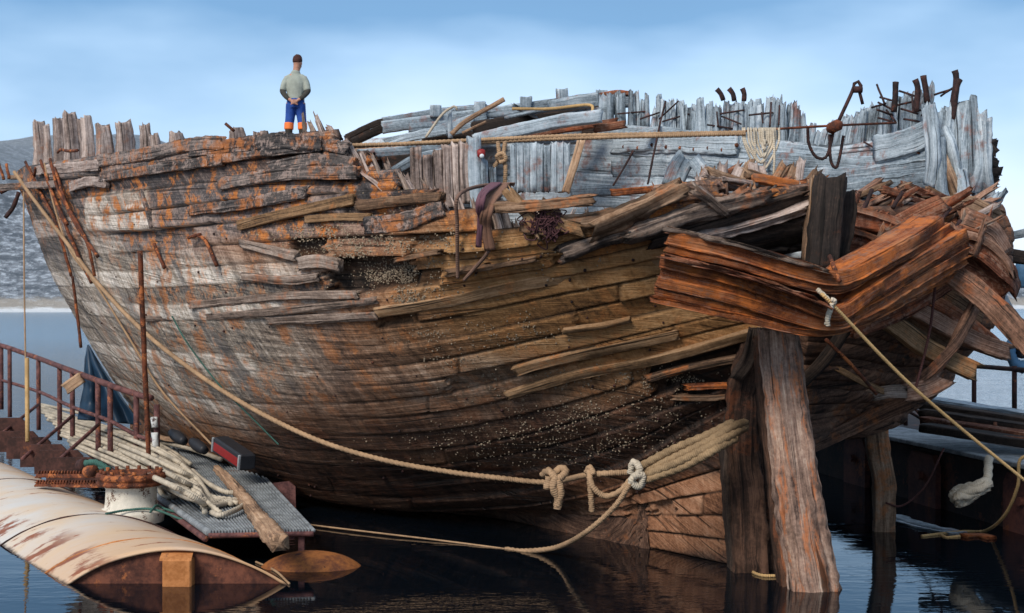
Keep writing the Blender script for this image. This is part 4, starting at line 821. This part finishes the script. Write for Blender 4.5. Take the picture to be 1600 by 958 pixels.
for k in range(70):
    cx_, cy_ = 858 + rs.randn() * 13, 345 + rs.randn() * 9; qn.append([sp(cx_ + rs.randn() * 9, cy_ + rs.randn() * 8, .04 + rs.uniform(0, .09)) for _ in range(5)])
rope('net', 'dark purple scrap of netting on the broken planks', 'netting', qn, .006, rp=0, cat='netting', nc=5, step=.02)
rope('strap_loop', 'thin brown webbing loop hanging left of the strap', 'strap', [[P(795,292,13), P(755,290,12.8), sp(730,305,.14), sp(724,350,.1), sp(720,425,.08)], [sp(770,385,.1), sp(757,400,.08), sp(728,430,.06)]], .017, rp=0, cat='strap')
rope('guy_line', 'thin tan line stretched from the rusty transom down to the right pontoon', 'ropey', [[P(1283,460,11.0), P(1300,475,10.95), P(1430,608,11.3), P(1600,750,11.8), P(1680,815,12)]], .013)
rope('knot', 'white knot with a frayed end tied on the transom', 'roperaw', [[P(1277,452,11.0), P(1288,462,10.97), P(1300,474,10.95), P(1304,470,10.93), P(1298,468,10.93)], [P(1301,475,10.95), P(1296,490,10.96), P(1291,508,10.97)], [P(1300,474,10.94), P(1293,496,10.95), P(1294,510,10.96)]], .018, cat='knot')
rope('hanging_line', 'thin line dropping past the bow to the railing', 'rope', [[P(37,300,20.5), P(38,450,20), P(42,680,19.5)]], .011)

# ------------------------------------------------------------------ the man on the foredeck
def flesh(name, limbs, mat, parent, vox=.014):
    """one closed body: lofted limbs fused by a voxel remesh; limbs are lists of (x, y, z, rx, ry)"""
    mb = MB()
    for L in limbs:
        q = cr(np.array(L), 6 * len(L)); n = 16; p = q[:, :3]; T = np.gradient(p, axis=0); T /= np.linalg.norm(T, axis=1)[:, None] + 1e-9
        B = np.cross(T, [1., 0, 0]); bad = np.linalg.norm(B, axis=1) < .3; B[bad] = np.cross(T[bad], [0, 0, 1.]); B /= np.linalg.norm(B, axis=1)[:, None]; A_ = np.cross(B, T)
        a = np.arange(n) / n * 2 * np.pi
        X = p[:, None] + A_[:, None] * (np.cos(a)[None] * q[:, 3:4])[..., None] + B[:, None] * (np.sin(a)[None] * q[:, 4:5])[..., None]
        V = np.vstack([X.reshape(-1, 3), p[:1] - T[:1] * q[0, 3] * .4, p[-1:] + T[-1:] * q[-1, 3] * .4]); m = len(p)
        f = [(i * n + k, i * n + (k + 1) % n, (i + 1) * n + (k + 1) % n, (i + 1) * n + k) for i in range(m - 1) for k in range(n)]
        f += [(m * n, (k + 1) % n, k) for k in range(n)] + [(m * n + 1, (m - 1) * n + k, (m - 1) * n + (k + 1) % n) for k in range(n)]
        mb.add(V, f)
    o = mb.build(name, mat); o.parent = parent; q = o.modifiers.new('r', 'REMESH'); q.mode = 'VOXEL'; q.voxel_size = vox; q.use_smooth_shade = True
    q = o.modifiers.new('s', 'SMOOTH'); q.factor = .5; q.iterations = 3
    return o
FT = P(462, 240, 26.0)
man = thing('person', FT, 'man in grey shirt, blue trousers and knitted cap standing on the wreck, hands behind back', 'person')
sk = plain('skin', (.42, .22, .16), .6, 20, .15); shirt = plain('grey_shirt', (.30, .335, .30), .9, 9, .35, .8); slv = plain('dark_sleeves', (.045, .045, .04), .9, 30, .6); trs = plain('blue_trousers', (.018, .065, .29), .8, 9, .5, .8)
orn = plain('orange_cuff', (.80, .20, .05), .7, 14, .15); cap = plain('knitted_cap', (.06, .025, .022), .95, 60, .5); boot = plain('boots', (.03, .025, .02), .7)
limbs = [[(0,0,.92,.14,.10),(0,0,1.05,.13,.09),(0,0,1.25,.15,.10),(0,0,1.40,.15,.09),(.005,0,1.48,.07,.06)], [(.005,0,1.44,.066,.066),(.012,.01,1.52,.064,.066),(.02,.02,1.57,.068,.08),(.03,.03,1.63,.077,.095),(.03,.025,1.70,.08,.10),(.028,.02,1.76,.06,.075)],
    [(.055,.13,1.635,.012,.012),(.075,.145,1.61,.018,.014),(.05,.12,1.60,.014,.014)], [(.108,.0,1.62,.010,.018),(.112,-.005,1.66,.010,.022)]]
for q in (-1, 1):
    limbs += [[(q*.15,0,1.39,.055,.055),(q*.20,-.02,1.28,.05,.05),(q*.225,-.05,1.14,.042,.042),(q*.15,-.13,1.02,.034,.034),(q*.06,-.165,.95,.028,.026),(q*.02,-.175,.925,.03,.018)]]
    for k in range(4): limbs.append([(q*.01,-.17-.008*q,.935-.014*k,.010,.010),(-q*.035,-.18-.01*q,.925-.016*k,.009,.009),(-q*(.055+.004*k),-.172-.01*q,.915-.016*k,.008,.008)])
    limbs.append([(q*.03,-.175,.94,.012,.012),(q*.012,-.19,.965,.010,.010),(-q*.01,-.192,.97,.008,.008)])
    limbs.append([(q*.085,0,.92,.095,.10),(q*.10,.01,.70,.075,.08),(q*.12,.01,.48,.055,.06),(q*.125,0,.30,.05,.055),(q*.13,0,.07,.038,.04)])
flesh('body', limbs, sk, man, .011)
flesh('shirt', [[(0,0,.95,.165,.125),(0,0,1.08,.16,.12),(0,-.005,1.25,.175,.125),(0,0,1.36,.168,.11),(.0,0,1.45,.10,.08),(.01,.005,1.51,.072,.074)]] + [[(q*.09,0,1.405,.06,.065),(q*.165,-.01,1.345,.062,.066),(q*.208,-.03,1.25,.060,.062),(q*.228,-.05,1.15,.058,.058)] for q in (-1, 1)], shirt, man)
for q in (-1, 1):
    flesh('sleeve', [[(q*.215,-.04,1.19,.054,.054),(q*.228,-.055,1.13,.054,.052),(q*.16,-.125,1.025,.044,.044),(q*.10,-.15,.975,.038,.036)]], slv, man, .01)
    flesh('cuff', [[(q*.122,.005,.56,.088,.092),(q*.125,.0,.44,.086,.09)]], orn, man, .01); flesh('boot', [[(q*.125,0,.44,.07,.075),(q*.13,0,.2,.06,.065),(q*.13,0,.05,.05,.06)], [(q*.13,-.04,.045,.05,.045),(q*.135,.1,.04,.052,.04),(q*.135,.17,.03,.04,.03)]], boot, man, .012)
flesh('trousers', [[(0,0,1.03,.15,.115),(0,-.005,.92,.168,.13),(0,0,.84,.165,.125)], [(-.085,0,.90,.095,.115),(-.10,.015,.70,.09,.10),(-.118,.01,.54,.082,.09),(-.122,0,.46,.08,.086)], [(.085,0,.90,.095,.115),(.10,.02,.70,.088,.10),(.118,.012,.54,.082,.09),(.122,0,.46,.08,.086)]], trs, man)
flesh('cap', [[(.03,.02,1.675,.090,.112),(.028,.015,1.74,.088,.106),(.02,.0,1.785,.066,.078),(.015,-.005,1.805,.035,.04)]], cap, man, .01)

# ------------------------------------------------------------------ the left pontoon with its railing
DIR = np.array([-.545, .838, 0]); CL = np.array([-2.9, 12.3, 0])
pon = thing('pontoon', CL, 'half sunken cylindrical steel pontoon with cream paint and rust, left foreground', 'pontoon')
pm = MT('pontoon_paint'); v = pm.uv(1, 1, 1, 'UV')
lon = pm.n('ShaderNodeSeparateXYZ'); pm.L(v, lon.inputs[0]); nA = pm.noise(v, 1.3, 5, .6); nB = pm.noise(v, 9, 5, .65); nS = pm.noise(pm.uv(4, .8), 1.2, 5, .65, .8)
base = pm.mix(pm.ramp(pm.ma('ADD', nA, pm.ma('MULTIPLY', nS, .4)), .5, .95), (.54, .53, .51), (.58, .45, .32))
near = pm.ramp(pm.ma('ADD', lon.outputs['X'], pm.ma('MULTIPLY_ADD', nA, 1.6, -.8)), .1, 2.3, True)
right = pm.ramp(pm.ma('ADD', lon.outputs['Y'], pm.ma('MULTIPLY_ADD', nA, .5, -.25)), -.1, .75)
base = pm.mix(pm.ma('MULTIPLY', near, .6), base, (.50, .29, .14)); base = pm.mix(pm.ma('MULTIPLY', right, .6), base, (.42, .22, .09))
rs_ = pm.ramp(pm.ma('ADD', pm.ma('MULTIPLY', nS, .7), pm.ma('MULTIPLY', nB, .3)), .60, .66)
edge = pm.ramp(pm.ma('ADD', lon.outputs['Y'], pm.ma('MULTIPLY_ADD', nA, .5, -.25)), -.72, -.40, True); pat_ = pm.ramp(pm.ma('ADD', pm.ma('MULTIPLY', pm.noise(pm.uv(2.4, .9), .9, 5, .6), .8), pm.ma('MULTIPLY', nB, .2)), .53, .59)
rs_ = pm.ma('MAXIMUM', rs_, pm.ma('MULTIPLY', edge, pat_))
base = pm.mix(rs_, base, pm.mix(nB, (.10, .035, .03), (.34, .12, .05)))
wl = pm.n('ShaderNodeSeparateXYZ'); pm.L(pm.uv(1, 1, 1, 'Object'), wl.inputs[0]); base = pm.mix(pm.ramp(pm.ma('ADD', wl.outputs['Z'], pm.ma('MULTIPLY_ADD', nB, .05, -.02)), .0, .03, True), base, (.05, .03, .02))
pm.fin(base, pm.ma('MULTIPLY_ADD', nB, .3, .45), pm.ma('ADD', nB, nS), .25, .01)
RC = 1.64
def ponz(x): return math.sqrt(max(0, RC * RC - x * x)) - (RC - .31)
def pshell(m):
    xs = np.linspace(-1.42, 1.42, 60); ls = np.linspace(0, 16, 120); X = np.zeros((len(ls), len(xs), 3)); U = np.zeros((len(ls), len(xs), 2))
    for j, x_ in enumerate(xs):
        X[:, j] = CL + DIR * ls[:, None] + np.array([x_, 0, 0]); X[:, j, 2] = ponz(x_) + .014 * fbm(ls * 1.1, x_ * 1.6, 0, 3, 2); U[:, j, 0] = ls; U[:, j, 1] = x_
    grid(m, X, U)
o = part('shell', pm.m, pshell, pon); q = o.modifiers.new('t', 'SOLIDIFY'); q.thickness = .02; q.offset = -1
capm = metal('rusty_end_plate', (.045, .016, .012), (.17, .06, .035), (.30, .10, .035), 3.5, amt=.35)
xs = np.linspace(-1.38, 1.38, 40)
part('end_plate', capm, lambda m: plate(m, [CL + DIR * .07 + np.array([x_, 0, ponz(x_) - .012]) for x_ in xs], (0, 1, 0), .02), pon, False)
brk = metal('bracket_steel', (.03, .014, .012), (.085, .035, .028), (.14, .05, .025), 4, amt=.25)
orm = metal('orange_steel', (.30, .11, .03), (.48, .20, .07), (.10, .04, .025), 5, amt=.1)
part('end_bracket', orm, lambda m: [box(m, CL + np.array([.02, -.01, .02]), .25, .16, .44, bev=.02), plate(m, [CL + np.array(c) for c in ((-.14, .1, .29), (.13, .1, .29), (.145, -.08, .23), (-.13, -.08, .23))], (0, .4, 1), .02)], pon, False)
for l in (.62, 2.3, 5.6):
    part('weld_seam', 'darkiron' if l != .62 else orm, lambda m: tube(m, [CL + DIR * l + np.array([x_, 0, ponz(x_) + .002]) for x_ in np.linspace(-1.3, 1.3, 26)], .009, nc=6, step=.06, rough=.8), pon)
# bollard drum with toothed rim
B0 = P(205, 793, 14.7); B0[2] = .27
def ring(m, c, prof, n=40, bump=None):
    V = []; 
    for (r, z) in prof:
        for j in range(n):
            a = j / n * 2 * np.pi; rr = r * (1 + (.05 if bump and (j % 4 < 2) and r > .3 else 0)); V.append([c[0] + rr * math.cos(a), c[1] + rr * math.sin(a), c[2] + z])
    f = [(i * n + j, i * n + (j + 1) % n, (i + 1) * n + (j + 1) % n, (i + 1) * n + j) for i in range(len(prof) - 1) for j in range(n)]
    m.add(V, f)
flk = metal('flaking_white_paint', (.55, .52, .45), (.66, .62, .54), (.10, .04, .02), 11, amt=.45)
part('bollard', flk, lambda m: ring(m, B0, [(.33, -.1), (.34, 0), (.33, .02), (.27, .04), (.26, .12), (.255, .24), (.30, .30)]), pon)
part('bollard_rim', 'rust', lambda m: [ring(m, B0, [(.28, .27), (.33, .28), (.34, .31), (.32, .33), (.33, .34), (.345, .36), (.33, .40), (.25, .41), (.22, .37), (.01, .36)], 48, True)] + [tube(m, [B0 + np.array([.30 * math.cos(a), .30 * math.sin(a), .39]), B0 + np.array([.30 * math.cos(a), .30 * math.sin(a), .44])], .022, nc=6, step=.02) for a in np.arange(0, 6.28, .39)], pon)
def rack(m):
    a, b = P(62, 742, 16.2), P(163, 742, 15.6)
    for z, y in ((0, 0), (-.10, -.05)):
        timber(m, [a + [0, y, z], b + [0, y, z]], .13, .05, rough=.01, step=.04)
        for f in np.linspace(.02, .98, 22): box(m, a * (1 - f) + b * f + np.array([0, y - .06, z + .035]), .018, .05, .04, bev=.004)
part('toothed_rack', 'rust', rack, pon)
for x_, y_, D in ((26,690,20.5),(45,700,19.6),(68,712,18.8),(92,722,17.9),(112,734,17.2),(10,668,22)):
    w_ = .30; q = P(x_, y_, D); hh = .15
    prof = [(-w_, -hh), (w_, -hh), (w_, hh * .5), (w_ - .07, hh), (-w_ + .07, hh), (-w_, hh * .5)]
    part('rail_bracket', brk, lambda m: plate(m, [q + np.array([a, a * .05, b]) for a, b in prof], (0, 1, 0), .03), pon, False)
part('roller', 'darkiron', lambda m: tube(m, [P(126, 728, 15.8), P(133, 727, 15.75)], .075, nc=14, step=.01), pon); part('roller', 'rust', lambda m: tube(m, [P(137, 737, 15.5), P(146, 736, 15.4)], .065, nc=14, step=.01), pon)
part('winch_hose', 'ropegrn', lambda m: [tube(m, [P(132, 724, 15.6), P(150, 723, 15.6), P(172, 735, 15.6)], .035, nc=8, step=.012, rope=.3), tube(m, [P(145, 733, 15.5), P(160, 735, 15.5), P(180, 745, 15.5)], .03, nc=8, step=.012, rope=.3)], pon)
# railing
posts = [(2,538,640,25.6),(15,545,652,25),(60,561,672,23.6),(93,572,688,22),(113,580,702,20.9),(153,594,722,19.4),(172,600,731,18.9),(213,616,737,18.4),(245,632,742,17.9)]
for k, (x_, y0, y1, D) in enumerate(posts):
    part('rail_post', 'railpaint', lambda m: tube(m, [P(x_, y0, D), P(x_ + .5, y1, D - .05)], .038, nc=10, step=.3), pon)
part('top_rail', 'railpaint', lambda m: tube(m, [P(-40,530,27), P(2,540,25.6), P(60,560,23.6), P(113,580,20.9), P(172,602,18.9), P(213,616,18.4), P(236,622,18.1)], .042, nc=10, step=.1, rough=.1), pon)
part('middle_rail', 'railpaint', lambda m: tube(m, [P(-40,582,27), P(2,594,25.6), P(60,612,23.6), P(113,636,20.9), P(172,658,18.9), P(213,680,18.4), P(245,690,17.9)], .027, nc=8, step=.1, rough=.1), pon)
for a, b in (((113,650,20.8),(35,717,18.4)),((153,664,19.2),(78,732,17.2)),((246,710,17.8),(208,738,17.4)),((60,632,23.5),(0,680,21.5))):
    part('rail_brace', 'railpaint', lambda m: tube(m, [P(*a), P(*b)], .026, nc=8, step=.3), pon)
part('rail_post', 'ropey', lambda m: tube(m, [P(42,560,19.7), P(43,690,19.3)], .03, nc=8, step=.3), pon)
part('tape', metal('worn_white', (.42, .43, .43), (.60, .62, .63), (.06, .04, .04), 14, amt=.45), lambda m: [tube(m, [P(241.5,652,17.85), P(242,668,17.82)], .044, nc=10, step=.05, rough=.5), tube(m, [P(242.5,676,17.85), P(243,702,17.82)], .043, nc=10, step=.05, rough=.5)], pon)
tag(part('iron_pole', 'rust', lambda m: tube(m, [P(219,392,16.2), P(224,520,16.3), P(234,752,16.5)], .030, nc=10, step=.1, rough=.2), None), 'tall bare rusty iron pole standing by the end of the railing', 'pole')
# grating walkway between the floats
z0 = .31
def gz(px, py): return P(px, py, (H - z0) * F / (py - HY))
GA, GB, GC, GD = gz(326,832), gz(490,829), gz(415,748), gz(125,690); GE = gz(250,672)
wk = thing('walkway', GA, 'blue grey ribbed metal walkway beside the wreck with rope and driftwood on it', 'walkway')
def grating(m):
    ex = (GB - GA) / np.linalg.norm(GB - GA); n = 34
    for k in range(n):
        f = (k + .5) / n; a = GA * (1 - f) + GB * f
        # bars run back from the front edge, right ones end at the bevelled corner
        b = GD * (1 - f) + GE * f if f < .05 else (GD * (1 - f) + GE * f)
        if f > .35: b = GE * (1 - (f - .35) / .65) + GC * ((f - .35) / .65)
        else: b = GD * (1 - f / .35) + GE * (f / .35)
        dirv = b - a; L = np.linalg.norm(dirv); dirv /= L; sd = np.cross(dirv, [0, 0, 1]); sd /= np.linalg.norm(sd)
        box(m, (a + b) / 2, .017, L, .035, ax=sd, ay=dirv, bev=.003)
part('grating', 'bluegrey', grating, wk, False)
part('pan', metal('walkway_pan', (.02, .025, .03), (.05, .055, .06)), lambda m: plate(m, [q - np.array([0, 0, .05]) for q in (GA, GB, GC, GE, GD)], (0, 0, 1), .015), wk, False)
part('side_rail', 'bluegrey', lambda m: tube(m, [GA, GA * .5 + GD * .5, GD], .035, nc=10, step=.2), wk); part('side_rail', 'railpaint', lambda m: tube(m, [GA - [0.03, 0, .06], GD - [0.03, 0, .06]], .03, nc=8, step=.2), wk)
part('front_rail', 'railpaint', lambda m: tube(m, [GA - [0, 0, .03], GB - [0, 0, .03]], .025, nc=8), wk); part('side_rail', 'bluegrey', lambda m: tube(m, [GB, GC], .02, nc=8), wk)
part('support_post', 'railpaint', lambda m: [box(m, GB + np.array([-.12, .05, -.2]), .06, .05, .36), tube(m, [GB + [-.2, 0, -.05], GB + [-.2, .2, -.05]], .03, nc=8)], wk, False)
part('end_lug', 'railpaint', lambda m: plate(m, [P(a, b, 16.6) for a, b in ((425,755),(452,752),(462,760),(463,800),(440,800))], (0, 1, 0), .05), wk, False)
# sunken float under the walkway
fl = thing('float', P(485, 880, 13.2), 'small rusty orange float end showing above the water under the walkway', 'float')
def dome(m):
    n, k = 36, 14; X = np.zeros((k, n, 3))
    c = P(486, 887, 13.15); c[2] = -.12
    for i in range(k):
        for j in range(n):
            t = i / (k - 1) * np.pi / 2; a = j / (n - 1) * 2 * np.pi; X[i, j] = c + np.array([.52 * math.cos(a) * math.cos(t), .34 * math.sin(a) * math.cos(t), .26 * math.sin(t)])
    grid(m, X)
part('dome', metal('orange_rust_float', (.10, .035, .018), (.30, .11, .03), (.04, .015, .015), 4, amt=.3), dome, fl)
# rope heap on the walkway
def heap():
    paths = []; rs = np.random.RandomState(8)
    for k in np.arange(0, 13, .6):
        o_ = k * 1.0; r_ = rs.uniform(-1, 1, 12)
        x0, y0 = 60 + k * 4 + r_[0] * 6, 632 + k * 5; pts = [(x0, y0, .40 + .05 * r_[1]), (140 + k * 4 + r_[8] * 8, 650 + k * 6 + r_[9] * 5, .40 + .04 * r_[10]), (210 + k * 3.5 + r_[11] * 8, 676 + k * 6.5, .42 + .1 * (k % 3)), (262 + k * 2.5 + r_[3] * 3, 702 + k * 6.0, .44 + .06 * (k % 3)), (300 + k * 1.5 + r_[4] * 5, 730 + k * 4.6 + r_[5] * 5, .40 + .05 * (k % 2))]
        if k > 3: pts += [(322 + r_[6] * 6, 765 + k * 2.2, .38), (335 + (int(k) % 5) * 9, 785 + r_[7] * 6, .36)]
        paths.append([P(a, b, (H - z) * F / (b - HY)) for a, b, z in pts])
    g = lambda a, b, z: P(a, b, (H - z) * F / (b - HY))
    paths.append([g(330,800,.37), g(345,805,.37), g(370,796,.38), g(384,785,.38), g(378,772,.38), g(350,768,.40), g(320,752,.44), g(300,735,.46)])
    paths.append([g(320,800,.38), g(318,785,.4), g(300,770,.4), g(292,762,.42), g(296,752,.44), g(304,762,.42), g(306,775,.4)])
    paths.append([g(246,745,.35), g(252,770,.34), g(262,778,.34), g(285,772,.36), g(300,778,.38)])
    paths.append([g(345,802,.37), g(330,790,.42), g(318,778,.43), g(310,760,.44)])
    rope('rope_heap', 'heap of thick pale mooring rope lying along the walkway', 'roperaw', paths, .026, step=.018, nc=9, rp=.4)
heap()
g = lambda a, b, z: P(a, b, (H - z) * F / (b - HY))
tag(part('driftwood', 'drift', lambda m: timber(m, [g(338,733,.42), g(372,768,.40), g(408,812,.40), g(438,848,.38)], .13, .11, rough=.02, step=.03, jag=(.03, .06), taper=(.6, 1.2), nc=20), None), 'gnarled brown driftwood log lying across the walkway end', 'log')
tag(part('plank', 'drift', lambda m: timber(m, [g(245,682,.50), g(300,694,.48), g(352,712,.46)], .09, .05, rough=.015, step=.05, jag=(.05, .08)), None), 'split brown plank lying at the far edge of the walkway by the hull', 'plank')
tag(rope('mooring_rope', 'single pale rope lying along the plank at the far walkway edge', 'roperaw', [[g(250,690,.42), g(300,702,.42), g(345,718,.42)]], .028), None, None)
rb = thing('toolbox', g(366, 712, .45), 'red and black box leaning against the hull at the walkway edge', 'box')
b0, b1 = P(345,694,16.9), P(386,722,16.3); dd = (b1 - b0) / np.linalg.norm(b1 - b0); nn = np.cross(dd, [0, 0, 1]); nn /= np.linalg.norm(nn); uu = np.cross(nn, dd)
part('case', 'blackplastic', lambda m: box(m, (b0 + b1) / 2, np.linalg.norm(b1 - b0) + .04, .2, .19, ax=dd, ay=nn, az=uu, bev=.02), rb, False)
sgn = 1 if nn[1] < 0 else -1
part('red_panel', 'redpaint', lambda m: box(m, (b0 + b1) / 2 + nn * sgn * .10 - uu * .01, np.linalg.norm(b1 - b0) - .06, .012, .1, ax=dd, ay=nn, az=uu, bev=.003), rb, False)
for e_ in (b0, b1): part('bracket', 'bluegrey', lambda m: box(m, e_ + nn * sgn * .1, .03, .03, .18, ax=dd, ay=nn, az=uu), rb, False)
# dark fenders between hull and walkway
for k, (x_, y_, D) in enumerate(((268,676,18.2),(300,690,17.9))):
    tag(part('fender', 'blackplastic', lambda m: tube(m, [P(x_, y_, D), P(x_ + 20, y_ + 14, D - .3)], .075, nc=14, step=.03, taper=(.7, 1, 1, .7)), None), 'dark fender %s between walkway and hull' % ('near the railing end' if k == 0 else 'next to the red box'), 'fender')
# blue tarpaulin hanging from the bow
def tarp(m):
    n, k = 60, 60; X = np.zeros((n, k, 3))
    for i in range(n):
        f = i / (n - 1); xl = np.interp(f, [0, .2, .6, 1], [137, 132, 130, 122]); xr = np.interp(f, [0, .3, .7, 1], [139, 160, 192, 222]); y = 540 + f * np.interp(f, [0, 1], [100, 116])
        for j in range(k):
            t = j / (k - 1); D = 21.3 - f * .6 + .10 * math.sin(t * 15 + f * 2) * f + .12 * vn(t * 4, f * 5, 0, 3) * f
            X[i, j] = P(xl + (xr - xl) * t, y + 8 * t * f, D)
    grid(m, X)
o = part('tarpaulin', 'tarp', tarp, None); q = o.modifiers.new('t', 'SOLIDIFY'); q.thickness = .02; tag(o, 'dark blue tarpaulin hanging folded under the bow behind the railing', 'tarpaulin')
tag(part('board', 'drift', lambda m: timber(m, [P(102,608,20.2), P(128,590,20.2)], .1, .16, rough=.01), None), 'short brown board jammed between the railing and the tarpaulin', 'board')
rope('green_line', 'tangled green line lying on the pontoon behind the bollard', 'ropegrn', [[g(165,803,.32), g(200,797,.33), g(240,796,.33), g(285,812,.27), g(320,822,.2)], [g(235,800,.33), g(245,790,.36), g(260,796,.31), g(300,806,.27)]], .012)
# small rusty bolts of the left float sticking out of the water
# ------------------------------------------------------------------ right pontoon, railing and gear
F0 = np.array([3.53, 24., 0]); F1 = np.array([5.75, 13.2, 0]); fd = (F1 - F0) / np.linalg.norm(F1 - F0); ft = float(np.linalg.norm(F1 - F0)); fn = np.array([fd[1], -fd[0], 0]); fn = fn if fn[0] < 0 else -fn
rp_ = thing('pontoon', (F0 + F1) / 2, 'dark rusty barge pontoon with a grey deck edge, right of the rudder', 'pontoon')
dk = metal('black_rusty_steel', (.010, .008, .009), (.035, .02, .018), (.09, .03, .018), 3, amt=.3)
part('hull', dk, lambda m: box(m, (F0 + F1) / 2 - fn * 1.8 + np.array([0, 0, .1]), ft, 3.6, 1.2, ax=fd, ay=fn, bev=.04), rp_, False)
part('deck_edge', 'bluegrey', lambda m: box(m, (F0 + F1) / 2 - fn * .15 + np.array([0, 0, .745]), ft + .2, .75, .05, ax=fd, ay=fn, bev=.01), rp_, False)
pm2 = metal('rusty_side_plate', (.06, .025, .025), (.15, .055, .04), (.22, .07, .03), 4, amt=.3)
for l, w_ in ((7.13, .42), (9.33, .5), (5.28, .4), (10.5, .5), (3.4, .4)):
    q = F0 + fd * l + fn * .03; prof = [(-w_, -.1), (w_, -.1), (w_, .5), (w_ - .1, .62), (-w_ + .1, .62), (-w_, .5)]
    part('side_plate', pm2, lambda m: [plate(m, [q + fd * a * .8 + np.array([0, 0, b]) for a, b in prof], fn, .08), tube(m, [q + np.array([0, 0, .35]), q + np.array([0, 0, .35]) + fn * .1], .05, nc=10, step=.05)], rp_, False)
for x_, y0, y1, D in ((1415,622,665,19.5),(1522,570,650,18.0),(1585,572,650,17)):
    part('rail_post', 'darkiron', lambda m: tube(m, [P(x_, y0, D), P(x_, y1, D)], .03, nc=8, step=.2), rp_)
part('top_rail', 'darkiron', lambda m: tube(m, [P(1522,572,18), P(1585,577,17), P(1660,583,16)], .03, nc=8, step=.2), rp_); part('middle_rail', 'darkiron', lambda m: tube(m, [P(1415,640,19.5), P(1440,655,19.3)], .02, nc=8), rp_); part('rail_brace', 'darkiron', lambda m: tube(m, [P(1417,624,19.5), P(1448,660,19.2)], .02, nc=8), rp_)
bt = thing('landing_stage', P(1530,650,16.5), 'dark timber stage with pale edged planks lying on the right pontoon', 'stage')
for k, (y_, D, mat) in enumerate(((624,17.2,'pale'),(634,17,'black'),(645,16.8,'black'),(656,16.6,'redbrown'),(668,16.3,'black'))):
    part('stage_plank', mat, lambda m: timber(m, [P(1448, y_, D), P(1530, y_ + 12, D - .5), P(1640, y_ + 28, D - 1)], .3, .035 if k == 0 else .1, rough=.01, step=.1, jag=(.03, .03)), bt)
part('stage_rail', 'redbrown', lambda m: [tube(m, [P(1470,672,16.2), P(1530,680,15.8), P(1640,690,15.2)], .025, nc=8, step=.1), tube(m, [P(1555,660,16), P(1556,690,15.9)], .02, nc=8)], bt)
ty = thing('tyre', P(1592,548,17.5), 'blue tractor tyre with deep tread at the right edge of the photo', 'tyre')
def tyre(m):
    c = P(1597,548,17.5); n = 48; k = 12; X = np.zeros((n + 1, k + 1, 3))
    for i in range(n + 1):
        a = i / n * 2 * np.pi
        for j in range(k + 1):
            b = j / k * 2 * np.pi; r = .20 + (.075 + (.012 if i % 3 == 0 else 0)) * math.cos(b); X[i, j] = c + np.array([r * math.cos(a) * .8, .09 * math.sin(b) + .25 * r * math.cos(a), r * math.sin(a)])
    grid(m, X)
part('tread', 'steelblue', tyre, ty); part('hub', 'blackplastic', lambda m: tube(m, [P(1597,548,17.55), P(1597,548,17.65)], .1, nc=14, step=.03), ty)
tag(beam('spar', 'grey', [(1548,374,15.5),(1580,368,15.4),(1640,356,15.2)], .09, .09, parent=None), 'grey spar poking out at the right edge above the water', 'spar')
tag(beam('beam', 'black', [(1556,398,15.2),(1600,404,15.2),(1660,410,15.2)], .14, .14, parent=None), 'black beam poking out at the right edge below the grey spar', 'beam')
tag(beam('spar', 'pale', [(1562,450,15),(1580,485,15),(1602,535,15)], .05, .05, parent=None, up=(0, -1, 0)), 'pale slanting spar behind the curved plank at the right edge', 'spar')
tag(part('buoy', 'steelblue', lambda m: tube(m, [P(1598,405,17), P(1598,450,17)], .1, nc=12, step=.03, taper=(.6, 1, 1, .6)), None), 'blue fender hanging at the right edge of the photo', 'fender')
tag(part('mooring_pile', 'brown', lambda m: timber(m, [P(1366,640,15.0), P(1372,700,15.0), P(1381,760,15.05), P(1380,860,15.1)], .23, .12, up=(0, -1, 0), rough=.012, step=.06, jag=(.02, .02)), None), 'narrow brown wooden post standing in the water right of the rudder', 'post')
rope('rope_coil', 'white rope coil hanging on the side of the right pontoon', 'roperaw', [[P(1492,782,14.3), P(1489,772,14.2), P(1500,764,14.2), P(1525,758,14.1), P(1540,752,14.1), P(1545,760,14.1), P(1528,770,14.1), P(1505,786,14.2), P(1494,786,14.2)], [P(1495,775,14.15), P(1510,768,14.1), P(1530,764,14.05), P(1543,757,14.05)], [P(1500,788,14.2), P(1496,776,14.1), P(1515,774,14.1), P(1532,764,14.1)], [P(1543,755,14.1), P(1545,715,14.3)]], .042, cat='rope coil')
rope('yellow_rope', 'yellow rope trailing from the right pontoon deck into the water', 'ropey', [[P(1640,716,13.8), P(1596,716,13.9), P(1590,760,14), P(1570,805,14.4), P(1540,829,15.05), P(1500,831,15.0), P(1440,838,14.75)], [P(1470,836,14.85), P(1480,840,14.7), P(1500,838,14.75)]], .016)
tag(beam('floating_board', 'grey', [(1392,808,16.05),(1440,822,15.4),(1500,834,14.9)], .22, .03, parent=None), 'grey board floating at the foot of the right pontoon', 'board')
tag(beam('floating_board', 'orange', [(1505,839,14.72),(1530,838,14.78),(1550,842,14.6)], .12, .04, parent=None), 'small orange scrap of wood floating by the yellow rope', 'scrap wood')
rope('yellow_rope', 'small yellow rope loop floating left of the rudder', 'ropey', [[zw(1220,884), zw(1195,884), zw(1176,892), zw(1190,899), zw(1218,900)]], .014)
rope('hanging_line', 'dark line sagging between the wooden post and the right pontoon', 'ropered', [[P(1384,786,15.0), P(1410,790,15), P(1445,760,15), P(1475,700,15)]], .01)
rope('mooring_rope', 'thin tan rope floating at the end of the left pontoon', 'rope', [[zw(400,878), zw(430,892), zw(452,912)]], .01)
for o in list(bpy.data.objects):
    if '_o' in o: del o['_o']
